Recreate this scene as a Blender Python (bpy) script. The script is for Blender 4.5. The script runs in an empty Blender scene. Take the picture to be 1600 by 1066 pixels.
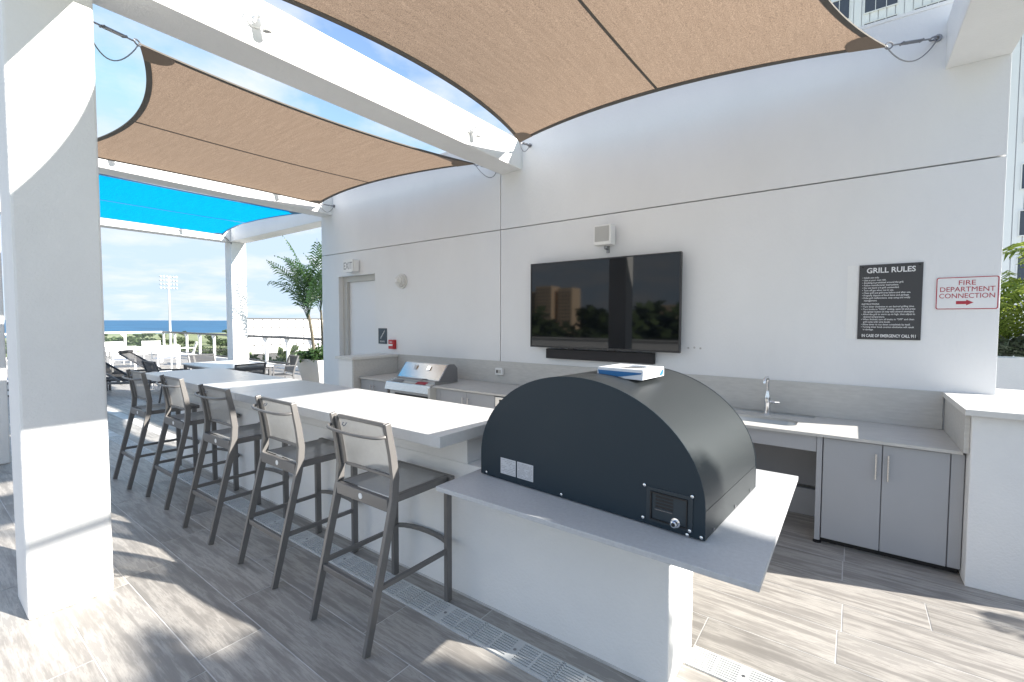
import bpy, bmesh, math, random
from mathutils import Vector, Matrix, noise
random.seed(7)
D = bpy.data
scene = bpy.context.scene
COL = scene.collection
R = math.radians
PI = math.pi

# ------------------------------------------------------------------ camera
cam_d = D.cameras.new('camera'); cam = D.objects.new('camera', cam_d); COL.objects.link(cam)
scene.camera = cam
cam_d.sensor_width = 36; cam_d.lens = 16.114
cam_d.clip_start = 0.05; cam_d.clip_end = 40000
F = 716.165; VA = Vector((-966, -34, F)).normalized(); VB = Vector((532, -30, F)).normalized()
AX = -VA; AY = VB; AZ = AX.cross(AY)            # world axes seen in camera coordinates (right, down, forward)
def cam_to_world(v): return Vector((AX.dot(v), AY.dot(v), AZ.dot(v)))
rt = cam_to_world(Vector((1, 0, 0))); up = cam_to_world(Vector((0, -1, 0))); bk = cam_to_world(Vector((0, 0, -1)))
cam.matrix_world = Matrix(((rt.x, up.x, bk.x, 0), (rt.y, up.y, bk.y, 0), (rt.z, up.z, bk.z, 1.7), (0, 0, 0, 1)))

# ------------------------------------------------------------------ light
SUN = Vector((1.0, 0.33, 0.567)).normalized()
sun_el = math.asin(SUN.z); sun_az = math.atan2(SUN.x, SUN.y)
scene.view_settings.view_transform = 'Standard'
scene.view_settings.look = 'None'
scene.view_settings.gamma = 1.0
scene.view_settings.use_curve_mapping = False
scene.view_settings.exposure = 1.5
w = D.worlds.new('World'); scene.world = w; w.use_nodes = True
nt = w.node_tree; nt.nodes.clear()
N = nt.nodes.new; L = nt.links.new
out = N('ShaderNodeOutputWorld'); bg = N('ShaderNodeBackground'); bg.inputs[1].default_value = 0.075
sky = N('ShaderNodeTexSky'); sky.sky_type = 'NISHITA'; sky.sun_disc = False
sky.sun_elevation = sun_el; sky.sun_rotation = sun_az; sky.altitude = 0; sky.dust_density = 0.7; sky.air_density = 1.0
tc = N('ShaderNodeTexCoord')
sep = N('ShaderNodeSeparateXYZ'); L(tc.outputs['Generated'], sep.inputs[0])
# clouds projected on a flat layer: direction / (height + small)
zz = N('ShaderNodeMath'); zz.operation = 'MAXIMUM'; L(sep.outputs[2], zz.inputs[0]); zz.inputs[1].default_value = 0.0
za = N('ShaderNodeMath'); za.operation = 'ADD'; L(zz.outputs[0], za.inputs[0]); za.inputs[1].default_value = 0.16
dv = N('ShaderNodeVectorMath'); dv.operation = 'DIVIDE'; L(tc.outputs['Generated'], dv.inputs[0])
cb = N('ShaderNodeCombineXYZ'); [L(za.outputs[0], cb.inputs[i]) for i in range(3)]; L(cb.outputs[0], dv.inputs[1])
nz = N('ShaderNodeTexNoise'); L(dv.outputs[0], nz.inputs['Vector']); nz.inputs['Scale'].default_value = 1.7
nz.inputs['Detail'].default_value = 8; nz.inputs['Roughness'].default_value = 0.58
cr = N('ShaderNodeValToRGB'); L(nz.outputs[0], cr.inputs[0])
cr.color_ramp.elements[0].position = 0.44; cr.color_ramp.elements[0].color = (0, 0, 0, 1)
cr.color_ramp.elements[1].position = 0.64; cr.color_ramp.elements[1].color = (0.85, 0.85, 0.85, 1)
mx = N('ShaderNodeMix'); mx.data_type = 'RGBA'; L(cr.outputs[0], mx.inputs[0])
hs = N('ShaderNodeHueSaturation'); hs.inputs['Saturation'].default_value = 0.76; hs.inputs['Value'].default_value = 1.35
L(sky.outputs[0], hs.inputs['Color'])
mx.inputs[7].default_value = (4.7, 4.9, 5.2, 1)
# white balance of the sky, and a ceiling on its brightness so that it stays below the sunlit walls; clouds lie over it
tn = N('ShaderNodeVectorMath'); tn.operation = 'MULTIPLY'; L(hs.outputs[0], tn.inputs[0]); tn.inputs[1].default_value = (0.81, 1.0, 1.34)
mn = N('ShaderNodeVectorMath'); mn.operation = 'MINIMUM'; L(tn.outputs[0], mn.inputs[0]); mn.inputs[1].default_value = (3.40, 4.25, 5.15)
L(mn.outputs[0], mx.inputs[6]); L(mx.outputs[2], bg.inputs[0]); L(bg.outputs[0], out.inputs[0])

sl = D.lights.new('sun', 'SUN'); sl.energy = 5.0; sl.angle = R(0.5); sl.color = (1.0, 0.95, 0.875)
so = D.objects.new('sun', sl); COL.objects.link(so)
so.rotation_euler = SUN.to_track_quat('Z', 'Y').to_euler(); so.location = (20, 8, 20)

# ------------------------------------------------------------------ helpers
def newmat(name, color, rough=0.5, metal=0.0, var=0.0, vscale=3.0, bump=0.0, bscale=60.0, stretch=(1, 1, 1), spec=0.5, dark=None, trans=None, alpha=None, coat=0, rndcol=0.0):
    m = D.materials.new(name); m.use_nodes = True
    t = m.node_tree; n = t.nodes; p = n['Principled BSDF']
    p.inputs['Roughness'].default_value = rough; p.inputs['Metallic'].default_value = metal
    p.inputs['Specular IOR Level'].default_value = spec
    if coat: p.inputs['Coat Weight'].default_value = coat; p.inputs['Coat Roughness'].default_value = 0.1
    c = (*color, 1)
    tc = n.new('ShaderNodeTexCoord'); mp = n.new('ShaderNodeMapping'); mp.inputs['Scale'].default_value = stretch
    oi = n.new('ShaderNodeObjectInfo')
    ad = n.new('ShaderNodeVectorMath'); ad.operation = 'ADD'
    ml = n.new('ShaderNodeVectorMath'); ml.operation = 'SCALE'; ml.inputs[0].default_value = (37, 91, 53)
    t.links.new(oi.outputs['Random'], ml.inputs['Scale'])
    t.links.new(tc.outputs['Object'], mp.inputs[0]); t.links.new(mp.outputs[0], ad.inputs[0]); t.links.new(ml.outputs[0], ad.inputs[1])
    V = ad.outputs[0]
    if var > 0 or dark:
        nz = n.new('ShaderNodeTexNoise'); nz.inputs['Scale'].default_value = vscale; nz.inputs['Detail'].default_value = 6; nz.inputs['Roughness'].default_value = 0.6
        t.links.new(V, nz.inputs['Vector'])
        r = n.new('ShaderNodeValToRGB'); t.links.new(nz.outputs[0], r.inputs[0])
        r.color_ramp.elements[0].position = 0.3; r.color_ramp.elements[1].position = 0.7
        dk = dark or tuple(x * (1 - var) for x in color)
        r.color_ramp.elements[0].color = (*dk, 1); r.color_ramp.elements[1].color = tuple(min(1, x * (1 + var * 0.5)) for x in color) + (1,)
        src = r.outputs[0]
        if rndcol:
            h = n.new('ShaderNodeHueSaturation'); t.links.new(src, h.inputs['Color'])
            mr = n.new('ShaderNodeMapRange'); t.links.new(oi.outputs['Random'], mr.inputs[0]); mr.inputs[3].default_value = 1 - rndcol; mr.inputs[4].default_value = 1 + rndcol
            t.links.new(mr.outputs[0], h.inputs['Value']); src = h.outputs[0]
        t.links.new(src, p.inputs['Base Color'])
    else: p.inputs['Base Color'].default_value = c
    if bump > 0:
        nb = n.new('ShaderNodeTexNoise'); nb.inputs['Scale'].default_value = bscale; nb.inputs['Detail'].default_value = 4
        t.links.new(V, nb.inputs['Vector'])
        b = n.new('ShaderNodeBump'); b.inputs['Strength'].default_value = bump; b.inputs['Distance'].default_value = 0.01
        t.links.new(nb.outputs[0], b.inputs['Height']); t.links.new(b.outputs[0], p.inputs['Normal'])
    if trans:   # thin cloth or leaf: part of the light passes through
        tr = n.new('ShaderNodeBsdfTranslucent'); ms = n.new('ShaderNodeMixShader'); ms.inputs[0].default_value = trans[1]
        tr.inputs[0].default_value = (*trans[0], 1)
        o = n['Material Output']; t.links.new(p.outputs[0], ms.inputs[1]); t.links.new(tr.outputs[0], ms.inputs[2]); t.links.new(ms.outputs[0], o.inputs[0])
    if alpha is not None: p.inputs['Alpha'].default_value = alpha
    return m

M = {}
M['stucco'] = newmat('white_stucco', (0.80, 0.80, 0.79), 0.75, var=0.05, vscale=1.6, bump=0.28, bscale=75)
M['stucco_wall'] = newmat('wall_stucco', (0.76, 0.765, 0.77), 0.7, var=0.045, vscale=1.1, stretch=(1, 1, 0.45), bump=0.22, bscale=60)
M['grout'] = newmat('pale_grout', (0.62, 0.61, 0.59), 0.9, var=0.25, vscale=5)
M['quartz'] = newmat('bar_quartz', (0.60, 0.60, 0.59), 0.30, var=0.05, vscale=35, bump=0.02)
M['slab'] = newmat('grey_quartz', (0.50, 0.51, 0.52), 0.42, var=0.09, vscale=60, bump=0.02)
M['splash'] = newmat('beige_quartz', (0.53, 0.52, 0.495), 0.45, var=0.10, vscale=30, stretch=(0.35, 1, 1.6), bump=0.02)
M['cap'] = newmat('cap_stone', (0.66, 0.65, 0.62), 0.5, var=0.06, vscale=10)
M['cabinet'] = newmat('cabinet_grey', (0.36, 0.37, 0.39), 0.42, var=0.03, vscale=2)
M['cab_dark'] = newmat('cabinet_dark_grey', (0.26, 0.265, 0.28), 0.5)  # darker grey for carcasses, lenses and displays
M['black'] = newmat('black_plastic', (0.012, 0.012, 0.013), 0.4)
M['frame_tv'] = newmat('tv_bezel', (0.02, 0.02, 0.022), 0.35)
M['screen'] = newmat('tv_glass', (0.004, 0.005, 0.007), 0.035, spec=0.5)
M['fabric_black'] = newmat('speaker_cloth', (0.03, 0.028, 0.03), 0.85, bump=0.2, bscale=600)
M['white'] = newmat('white_plastic', (0.78, 0.78, 0.77), 0.4)
M['white_metal'] = newmat('white_powder_coat', (0.78, 0.78, 0.77), 0.4)
M['greymesh'] = newmat('speaker_grille', (0.45, 0.45, 0.44), 0.7, bump=0.4, bscale=500)
M['steel'] = newmat('stainless', (0.62, 0.62, 0.62), 0.24, metal=1.0, bump=0.02, bscale=300, stretch=(0.05, 1, 1))
M['steel_rough'] = newmat('brushed_steel', (0.50, 0.50, 0.50), 0.38, metal=1.0)
M['steel_dark'] = newmat('galvanised_steel', (0.30, 0.30, 0.31), 0.45, metal=0.9)
M['chrome'] = newmat('chrome', (0.75, 0.76, 0.78), 0.08, metal=1.0)
M['oven_front'] = newmat('oven_enamel', (0.010, 0.024, 0.036), 0.42, bump=0.05, bscale=900, spec=0.4)
M['oven_panel'] = newmat('oven_panel_enamel', (0.020, 0.033, 0.043), 0.4)
M['oven_dome'] = newmat('oven_hammered', (0.058, 0.066, 0.069), 0.40, bump=0.16, bscale=380, metal=0.7, spec=0.6)
M['stool'] = newmat('taupe_aluminium', (0.175, 0.168, 0.162), 0.42, metal=0.3, var=0.05, vscale=10)
M['frame_grey'] = newmat('grey_aluminium', (0.10, 0.10, 0.105), 0.45, metal=0.2)
M['tread'] = newmat('drain_pvc', (0.56, 0.57, 0.56), 0.55, var=0.08, vscale=9)
M['trough'] = newmat('drain_trough', (0.05, 0.05, 0.05), 0.8)
M['red'] = newmat('red_plastic', (0.45, 0.02, 0.025), 0.35)
M['redink'] = newmat('red_print', (0.40, 0.03, 0.05), 0.5)
M['signgrey'] = newmat('sign_charcoal', (0.045, 0.045, 0.048), 0.45)
M['navy'] = newmat('sign_navy', (0.03, 0.05, 0.07), 0.4)
M['ink'] = newmat('sign_white_print', (0.75, 0.75, 0.75), 0.5)
M['greyink'] = newmat('grey_print', (0.30, 0.30, 0.31), 0.6)
M['label'] = newmat('paper_label', (0.55, 0.56, 0.58), 0.5)
M['film'] = newmat('blue_film', (0.03, 0.16, 0.38), 0.3)
M['rim_white'] = newmat('white_film', (0.75, 0.77, 0.8), 0.35)
M['door'] = newmat('painted_door', (0.74, 0.745, 0.76), 0.45)
M['doorframe'] = newmat('door_frame_beige', (0.50, 0.49, 0.46), 0.5)
M['webbing'] = newmat('sail_webbing', (0.11, 0.10, 0.088), 0.8, bump=0.2, bscale=300)
M['patch'] = newmat('sail_patch', (0.22, 0.17, 0.13), 0.9, bump=0.2, bscale=400)
M['leaf'] = newmat('palm_leaf', (0.030, 0.075, 0.030), 0.45, var=0.3, vscale=4, trans=((0.10, 0.20, 0.03), 0.3), rndcol=0.25)
M['leaf_bright'] = newmat('areca_leaf', (0.15, 0.22, 0.035), 0.45, var=0.3, vscale=4, trans=((0.35, 0.42, 0.06), 0.4), rndcol=0.25)
M['shrub'] = newmat('shrub_leaf', (0.040, 0.085, 0.025), 0.5, var=0.35, vscale=9, trans=((0.08, 0.16, 0.03), 0.25))
M['shrub_grey'] = newmat('silver_shrub_leaf', (0.12, 0.15, 0.10), 0.5, var=0.3, vscale=9, trans=((0.12, 0.16, 0.08), 0.2))
M['bark'] = newmat('palm_stem', (0.15, 0.13, 0.09), 0.8, var=0.4, vscale=12, stretch=(1, 1, 4))
M['tree'] = newmat('tree_leaf', (0.075, 0.11, 0.040), 0.7, var=0.4, vscale=0.6, rndcol=0.3, trans=((0.10, 0.14, 0.04), 0.25))
M['soil'] = newmat('soil', (0.06, 0.045, 0.035), 0.95)
M['planter'] = newmat('planter_fibre', (0.48, 0.48, 0.47), 0.6, var=0.05, vscale=5)
M['glass'] = newmat('rail_glass', (0.10, 0.14, 0.13), 0.02, alpha=0.10)
M['winglass'] = newmat('window_glass', (0.06, 0.075, 0.10), 0.08)
M['facade'] = newmat('tower_render', (0.82, 0.83, 0.84), 0.7, var=0.03, vscale=0.3)
M['panel'] = newmat('white_wall_panel', (0.82, 0.80, 0.79), 0.6, var=0.02, vscale=0.2)
M['steelpole'] = newmat('mast_steel', (0.55, 0.56, 0.57), 0.5, metal=0.2)
M['sea'] = newmat('sea_water', (0.035, 0.125, 0.235), 0.55, var=0.25, vscale=0.004, stretch=(1, 3, 1), spec=0.12)
M['pondm'] = newmat('pond_water', (0.16, 0.30, 0.42), 0.4, var=0.2, vscale=0.02)
M['land'] = newmat('meadow', (0.27, 0.29, 0.16), 0.95, var=0.45, vscale=0.02, dark=(0.15, 0.19, 0.08))
M['sling_w'] = newmat('white_sling', (0.72, 0.72, 0.72), 0.7)
M['orange'] = newmat('sandstone_render', (0.60, 0.45, 0.32), 0.8)
M['concrete'] = newmat('concrete', (0.50, 0.49, 0.475), 0.8, var=0.1, vscale=2)
M['rubber'] = newmat('rubber', (0.02, 0.02, 0.02), 0.7)

# sling cloth: fine open weave, partly see-through
def cloth(name, color, opac):
    m = newmat(name, color, 0.75, var=0.08, vscale=30, bump=0.2, bscale=500)
    t = m.node_tree; n = t.nodes; o = n['Material Output']; p = n['Principled BSDF']
    tr = n.new('ShaderNodeBsdfTransparent'); tl = n.new('ShaderNodeBsdfTranslucent'); tl.inputs[0].default_value = (*color, 1)
    a = n.new('ShaderNodeMixShader'); a.inputs[0].default_value = 0.35; t.links.new(p.outputs[0], a.inputs[1]); t.links.new(tl.outputs[0], a.inputs[2])
    b = n.new('ShaderNodeMixShader'); b.inputs[0].default_value = opac
    t.links.new(tr.outputs[0], b.inputs[1]); t.links.new(a.outputs[0], b.inputs[2]); t.links.new(b.outputs[0], o.inputs[0])
    return m
M['sling'] = cloth('grey_sling', (0.42, 0.42, 0.41), 0.80)
M['sling_dark'] = cloth('dark_sling', (0.07, 0.07, 0.075), 0.85)

def sailmat(name, c1, c2, tcol, tfac, dirn):
    m = D.materials.new(name); m.use_nodes = True; t = m.node_tree; n = t.nodes; p = n['Principled BSDF']; o = n['Material Output']
    tc = n.new('ShaderNodeTexCoord'); mp = n.new('ShaderNodeMapping'); mp.inputs['Scale'].default_value = dirn
    t.links.new(tc.outputs['Object'], mp.inputs[0])
    nz = n.new('ShaderNodeTexNoise'); nz.inputs['Scale'].default_value = 9; nz.inputs['Detail'].default_value = 7; nz.inputs['Roughness'].default_value = 0.75
    t.links.new(mp.outputs[0], nz.inputs['Vector'])
    r = n.new('ShaderNodeValToRGB'); r.color_ramp.elements[0].position = 0.35; r.color_ramp.elements[1].position = 0.65
    r.color_ramp.elements[0].color = (*c1, 1); r.color_ramp.elements[1].color = (*c2, 1); t.links.new(nz.outputs[0], r.inputs[0])
    n2 = n.new('ShaderNodeTexNoise'); n2.inputs['Scale'].default_value = 140; n2.inputs['Detail'].default_value = 2; t.links.new(tc.outputs['Object'], n2.inputs['Vector'])
    r2 = n.new('ShaderNodeMapRange'); t.links.new(n2.outputs[0], r2.inputs[0]); r2.inputs[1].default_value = 0.3; r2.inputs[2].default_value = 0.7; r2.inputs[3].default_value = 0.60; r2.inputs[4].default_value = 1.35
    h = n.new('ShaderNodeHueSaturation'); t.links.new(r.outputs[0], h.inputs['Color']); t.links.new(r2.outputs[0], h.inputs['Value'])
    t.links.new(h.outputs[0], p.inputs['Base Color']); p.inputs['Roughness'].default_value = 0.9; p.inputs['Specular IOR Level'].default_value = 0.1
    tl = n.new('ShaderNodeBsdfTranslucent')
    h2 = n.new('ShaderNodeMix'); h2.data_type = 'RGBA'; h2.blend_type = 'MULTIPLY'; h2.inputs[0].default_value = 1.0; h2.inputs[6].default_value = (*tcol, 1)
    hv = n.new('ShaderNodeHueSaturation'); hv.inputs['Color'].default_value = (0.85, 0.85, 0.85, 1); t.links.new(r2.outputs[0], hv.inputs['Value']); t.links.new(hv.outputs[0], h2.inputs[7])
    t.links.new(h2.outputs[2], tl.inputs[0])
    a = n.new('ShaderNodeMixShader'); a.inputs[0].default_value = tfac
    t.links.new(p.outputs[0], a.inputs[1]); t.links.new(tl.outputs[0], a.inputs[2]); t.links.new(a.outputs[0], o.inputs[0])
    return m
M['sail_brown'] = sailmat('brown_shade_cloth', (0.23, 0.165, 0.12), (0.39, 0.295, 0.225), (0.44, 0.315, 0.22), 0.42, (0.3, 3, 3))
M['sail_brown_b'] = sailmat('brown_shade_cloth_crosswise', (0.23, 0.165, 0.12), (0.39, 0.295, 0.225), (0.44, 0.315, 0.22), 0.42, (3, 0.3, 3))
M['sail_blue'] = sailmat('blue_shade_cloth', (0.0, 0.17, 0.42), (0.0, 0.31, 0.64), (0.0, 0.52, 1.0), 0.5, (0.4, 3, 3))

# porcelain tile with a weathered timber print
def woodtile():
    m = D.materials.new('timber_look_tile'); m.use_nodes = True; t = m.node_tree; n = t.nodes; p = n['Principled BSDF']
    tc = n.new('ShaderNodeTexCoord'); oi = n.new('ShaderNodeObjectInfo')
    sc = n.new('ShaderNodeVectorMath'); sc.operation = 'SCALE'; sc.inputs[0].default_value = (13, 41, 7); t.links.new(oi.outputs['Random'], sc.inputs['Scale'])
    ad = n.new('ShaderNodeVectorMath'); t.links.new(tc.outputs['Object'], ad.inputs[0]); t.links.new(sc.outputs[0], ad.inputs[1])
    def noise_(s, st, det=6, dist=0.0, ro=0.6):
        mp = n.new('ShaderNodeMapping'); mp.inputs['Scale'].default_value = st; t.links.new(ad.outputs[0], mp.inputs[0])
        z = n.new('ShaderNodeTexNoise'); z.inputs['Scale'].default_value = s; z.inputs['Detail'].default_value = det; z.inputs['Distortion'].default_value = dist; z.inputs['Roughness'].default_value = ro
        t.links.new(mp.outputs[0], z.inputs['Vector']); return z.outputs[0]
    g1 = noise_(1.9, (1, 11, 1), 10, 0.12, 0.64); g2 = noise_(11, (1, 16, 1), 6, 0.0, 0.72); g3 = noise_(2.2, (1, 2.2, 1), 6, 0.0)
    a = n.new('ShaderNodeMath'); a.operation = 'MULTIPLY_ADD'; t.links.new(g2, a.inputs[0]); a.inputs[1].default_value = 0.28; t.links.new(g1, a.inputs[2])
    b = n.new('ShaderNodeMath'); b.operation = 'MULTIPLY_ADD'; t.links.new(g3, b.inputs[0]); b.inputs[1].default_value = 0.5; t.links.new(a.outputs[0], b.inputs[2])
    r = n.new('ShaderNodeValToRGB'); t.links.new(b.outputs[0], r.inputs[0]); e = r.color_ramp.elements
    e[0].position = 0.72; e[0].color = (0.170, 0.157, 0.143, 1); e[1].position = 1.24; e[1].color = (0.42, 0.395, 0.36, 1)
    k = e.new(0.92); k.color = (0.262, 0.245, 0.224, 1); k = e.new(1.0); k.color = (0.31, 0.292, 0.268, 1)
    for q in e: q.position = min(1.0, (q.position - 0.5) / 0.9)
    mr0 = n.new('ShaderNodeMapRange'); t.links.new(b.outputs[0], mr0.inputs[0]); mr0.inputs[1].default_value = 0.05; mr0.inputs[2].default_value = 1.72
    t.links.new(mr0.outputs[0], r.inputs[0])
    h = n.new('ShaderNodeHueSaturation'); t.links.new(r.outputs[0], h.inputs['Color'])
    mr = n.new('ShaderNodeMapRange'); t.links.new(oi.outputs['Random'], mr.inputs[0]); mr.inputs[3].default_value = 0.84; mr.inputs[4].default_value = 1.14
    t.links.new(mr.outputs[0], h.inputs['Value']); t.links.new(h.outputs[0], p.inputs['Base Color'])
    p.inputs['Roughness'].default_value = 0.48
    bm_ = n.new('ShaderNodeBump'); bm_.inputs['Strength'].default_value = 0.12; bm_.inputs['Distance'].default_value = 0.004; t.links.new(g2, bm_.inputs['Height']); t.links.new(bm_.outputs[0], p.inputs['Normal'])
    return m
M['tile'] = woodtile()

# ---- mesh builders (all add to a bmesh)
def BM(): return bmesh.new()
def box(b, x0, x1, y0, y1, z0, z1):
    x0, x1 = sorted((x0, x1)); y0, y1 = sorted((y0, y1)); z0, z1 = sorted((z0, z1))
    v = [b.verts.new((x, y, z)) for z in (z0, z1) for y in (y0, y1) for x in (x0, x1)]
    for f in ((0, 2, 3, 1), (4, 5, 7, 6), (0, 1, 5, 4), (2, 6, 7, 3), (0, 4, 6, 2), (1, 3, 7, 5)): b.faces.new([v[i] for i in f])
    return b
def B(*a): return box(BM(), *a)
def sweep(b, pts, w, h=None, n=4, round_=False, updir=(0, 0, 1), caps=True, scale=None):
    """bar (w x h) or round tube (radius w, n sides) along a polyline"""
    pts = [Vector(p) for p in pts]; rings = []; U = Vector(updir)
    for i, p in enumerate(pts):
        d = (pts[min(i + 1, len(pts) - 1)] - pts[max(i - 1, 0)]).normalized()
        s = d.cross(U)
        if s.length < 1e-3: s = d.cross(Vector((0, 1, 0)))
        s.normalize(); u = s.cross(d).normalized(); k = scale[i] if scale else 1
        if round_: rings.append([b.verts.new(p + (s * math.cos(a) + u * math.sin(a)) * w * k) for a in (2 * PI * j / n for j in range(n))])
        else: rings.append([b.verts.new(p + s * sx * w * k / 2 + u * sy * h * k / 2) for sx, sy in ((-1, -1), (1, -1), (1, 1), (-1, 1))])
    m = len(rings[0])
    for a, c in zip(rings, rings[1:]):
        for j in range(m): b.faces.new((a[j], a[(j + 1) % m], c[(j + 1) % m], c[j]))
    if caps: b.faces.new(rings[0][::-1]); b.faces.new(rings[-1])
    return b
def tube(b, pts, r, n=8, **k): return sweep(b, pts, r, n=n, round_=True, **k)
def prism(b, poly, axis, a, c):
    """poly = 2D points; extruded along axis from a to c"""
    def mk(p, t): return {'x': (t, p[0], p[1]), 'y': (p[0], t, p[1]), 'z': (p[0], p[1], t)}[axis]
    A = [b.verts.new(mk(p, a)) for p in poly]; C = [b.verts.new(mk(p, c)) for p in poly]
    b.faces.new(A); b.faces.new(C[::-1]); k = len(poly)
    for i in range(k): b.faces.new((A[i], C[i], C[(i + 1) % k], A[(i + 1) % k]))
    return b
def lathe(b, prof, c=(0, 0, 0), n=20, axis='z'):
    rings = []
    for r, t in prof:
        ring = []
        for j in range(n):
            a = 2 * PI * j / n; x, y = r * math.cos(a), r * math.sin(a)
            q = {'z': (x, y, t), 'y': (x, t, y), 'x': (t, x, y)}[axis]
            ring.append(b.verts.new((c[0] + q[0], c[1] + q[1], c[2] + q[2])))
        rings.append(ring)
    for a_, c_ in zip(rings, rings[1:]):
        for j in range(n): b.faces.new((a_[j], a_[(j + 1) % n], c_[(j + 1) % n], c_[j]))
    b.faces.new(rings[0][::-1]); b.faces.new(rings[-1])
    return b
def ball(b, c, r, sub=1):
    q = bmesh.ops.create_icosphere(b, subdivisions=sub, radius=r)
    bmesh.ops.translate(b, verts=q['verts'], vec=c); return b

def finish(name, bm, mat, smooth=False, bevel=0.0, normals=True):
    if normals: bmesh.ops.recalc_face_normals(bm, faces=bm.faces)
    me = D.meshes.new(name); bm.to_mesh(me); bm.free()
    if mat: me.materials.append(mat)
    if smooth:
        for p in me.polygons: p.use_smooth = True
        if smooth != 'all': me.set_sharp_from_angle(angle=R(35))
    o = D.objects.new(name, me); COL.objects.link(o)
    if bevel:
        md = o.modifiers.new('bevel', 'BEVEL'); md.width = bevel; md.segments = 2; md.limit_method = 'ANGLE'; md.angle_limit = R(40); md.harden_normals = False
    return o
def tag(o, label=None, cat=None, group=None, kind=None):
    if label: o['label'] = label
    if cat: o['category'] = cat
    if group: o['group'] = group
    if kind: o['kind'] = kind
    return o
def thing(name, label, cat, loc=(0, 0, 0), rz=0, group=None):
    o = D.objects.new(name, None); COL.objects.link(o); o.location = loc; o.rotation_euler = (0, 0, rz); o.empty_display_size = 0.1
    return tag(o, label, cat, group)
def part(name, bm, mat, parent, smooth=False, bevel=0.0, world=True, label=None, normals=True):
    """world=True: bmesh is in world coordinates, moved into the thing's frame"""
    root = parent
    off = Vector((0, 0, 0))
    while root is not None: off += Vector(root.location); root = root.parent
    if world: bmesh.ops.translate(bm, verts=bm.verts, vec=-off)
    o = finish(name, bm, mat, smooth, bevel, normals); o.parent = parent
    if label: o['label'] = label
    return o
def single(name, bm, mat, label, cat, loc, group=None, smooth=False, bevel=0.0, kind=None):
    bmesh.ops.translate(bm, verts=bm.verts, vec=-Vector(loc))
    o = finish(name, bm, mat, smooth, bevel); o.location = loc
    return tag(o, label, cat, group, kind)
def copy_tree(o, parent=None):
    c = o.copy(); COL.objects.link(c); c.parent = parent
    for ch in list(o.children): copy_tree(ch, c)
    return c
def mesh_copy(o, parent, loc, rot=None):
    c = o.copy(); COL.objects.link(c); c.parent = parent; c.location = loc
    if rot: c.rotation_euler = rot
    return c
def text(name, body, size, loc, mat, parent, align='CENTER', sx=1.0, spacing=1.0, lead=1.0, bold=0.0):
    cu = D.curves.new(name, 'FONT'); cu.body = body; cu.size = size; cu.align_x = align; cu.extrude = 0.0006
    cu.space_line = lead; cu.space_character = spacing; cu.offset = bold; cu.resolution_u = 3
    o = D.objects.new(name, cu); COL.objects.link(o)
    dg = bpy.context.evaluated_depsgraph_get()
    me = D.meshes.new_from_object(o.evaluated_get(dg)); D.objects.remove(o); D.curves.remove(cu)
    me.name = name
    me.transform(Matrix.Rotation(PI / 2, 4, 'X') @ Matrix.Diagonal((sx, 1, 1, 1)))
    me.materials.clear(); me.materials.append(mat)
    o = D.objects.new(name, me); COL.objects.link(o); o.parent = parent
    o.location = Vector(loc) - (Vector(parent.location) if parent else Vector((0, 0, 0)))
    return o

YW = 4.905
# ================================================================== SETTING
def sheet(name, x0, x1, y0, y1, z, mat, kind='structure'):
    b = BM(); b.faces.new([b.verts.new(p) for p in ((x0, y0, z), (x1, y0, z), (x1, y1, z), (x0, y1, z))])
    return tag(finish(name, b, mat), kind=kind)
sheet('sea', -30000, -100, -30000, 30000, -23.2, M['sea'])
sheet('bounce_sheet', -40, 60, 8.6, 60, -21.85, M['concrete'])  # pale sheet added to bounce white light onto the tower facade
# land with an uneven coast
b = BM(); c0 = []
for i in range(61):
    y = -3000 + i * 100; x = -930 + 60 * math.sin(i * 0.9) + 45 * math.sin(i * 2.3) - (0.12 * abs(y - 250) if y > 900 or y < -300 else 0)
    c0.append((x, y))
vs = [b.verts.new((x, y, -22)) for x, y in c0]; ve = [b.verts.new((3000, y, -22)) for x, y in c0]
for i in range(60): b.faces.new((vs[i], ve[i], ve[i + 1], vs[i + 1]))
tag(finish('ground', b, M['land']), kind='structure')
b = BM(); pts = []
for i in range(40):
    a = 2 * PI * i / 40; r = 1 + 0.18 * math.sin(3 * a) + 0.1 * math.sin(5 * a + 1)
    pts.append(b.verts.new((-345 + 75 * r * math.cos(a), 122 + 26 * r * math.sin(a) + 10 * math.cos(a), -21.9)))
b.faces.new(pts); tag(finish('pond_water', b, M['pondm']), kind='structure')

# deck floor: grout bed, tiles on it
X_END, Y_END = -28.6, 8.35
floor = tag(finish('deck_floor', B(X_END, 12.0, -6.5, Y_END, -0.30, -0.0012), M['grout']), kind='structure')
TL, TW, G = 1.235, 0.307, 0.006
b = B(-TL / 2 + G / 2, TL / 2 - G / 2, -TW / 2 + G / 2, TW / 2 - G / 2, -0.0010, 0.0)
tile0 = finish('tile', b, M['tile'], bevel=0); tile_first = [True]
rows = []
y = 1.77
while y > -6.2: rows.append((y - TW, y)); y -= TW
rows.append((1.93, 2.29)); y = 2.43
while y < Y_END - 0.1: rows.append((y, min(y + TW, Y_END - 0.01))); y += TW
fix = {round(0.849, 1): -2.57, round(1.156, 1): -2.945, 1.5: -2.09, 0.2: -3.0, 3.7: -0.007, 3.4: 0.40, 2.7: -0.02}
cand = []
for (y0, y1) in rows:
    key = round(y0, 1); x = fix.get(key, random.choice((0, .33, .66, .5)) * TL)
    x = x % TL
    k = math.floor((3.2 - x) / TL)
    xx = x + (k + 1) * TL
    while xx > X_END:
        a, c = max(xx - TL, X_END), min(xx, 3.28)
        if c - a > 0.05: cand.append((a, c, y0, y1))
        xx -= TL
cand2 = []
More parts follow.
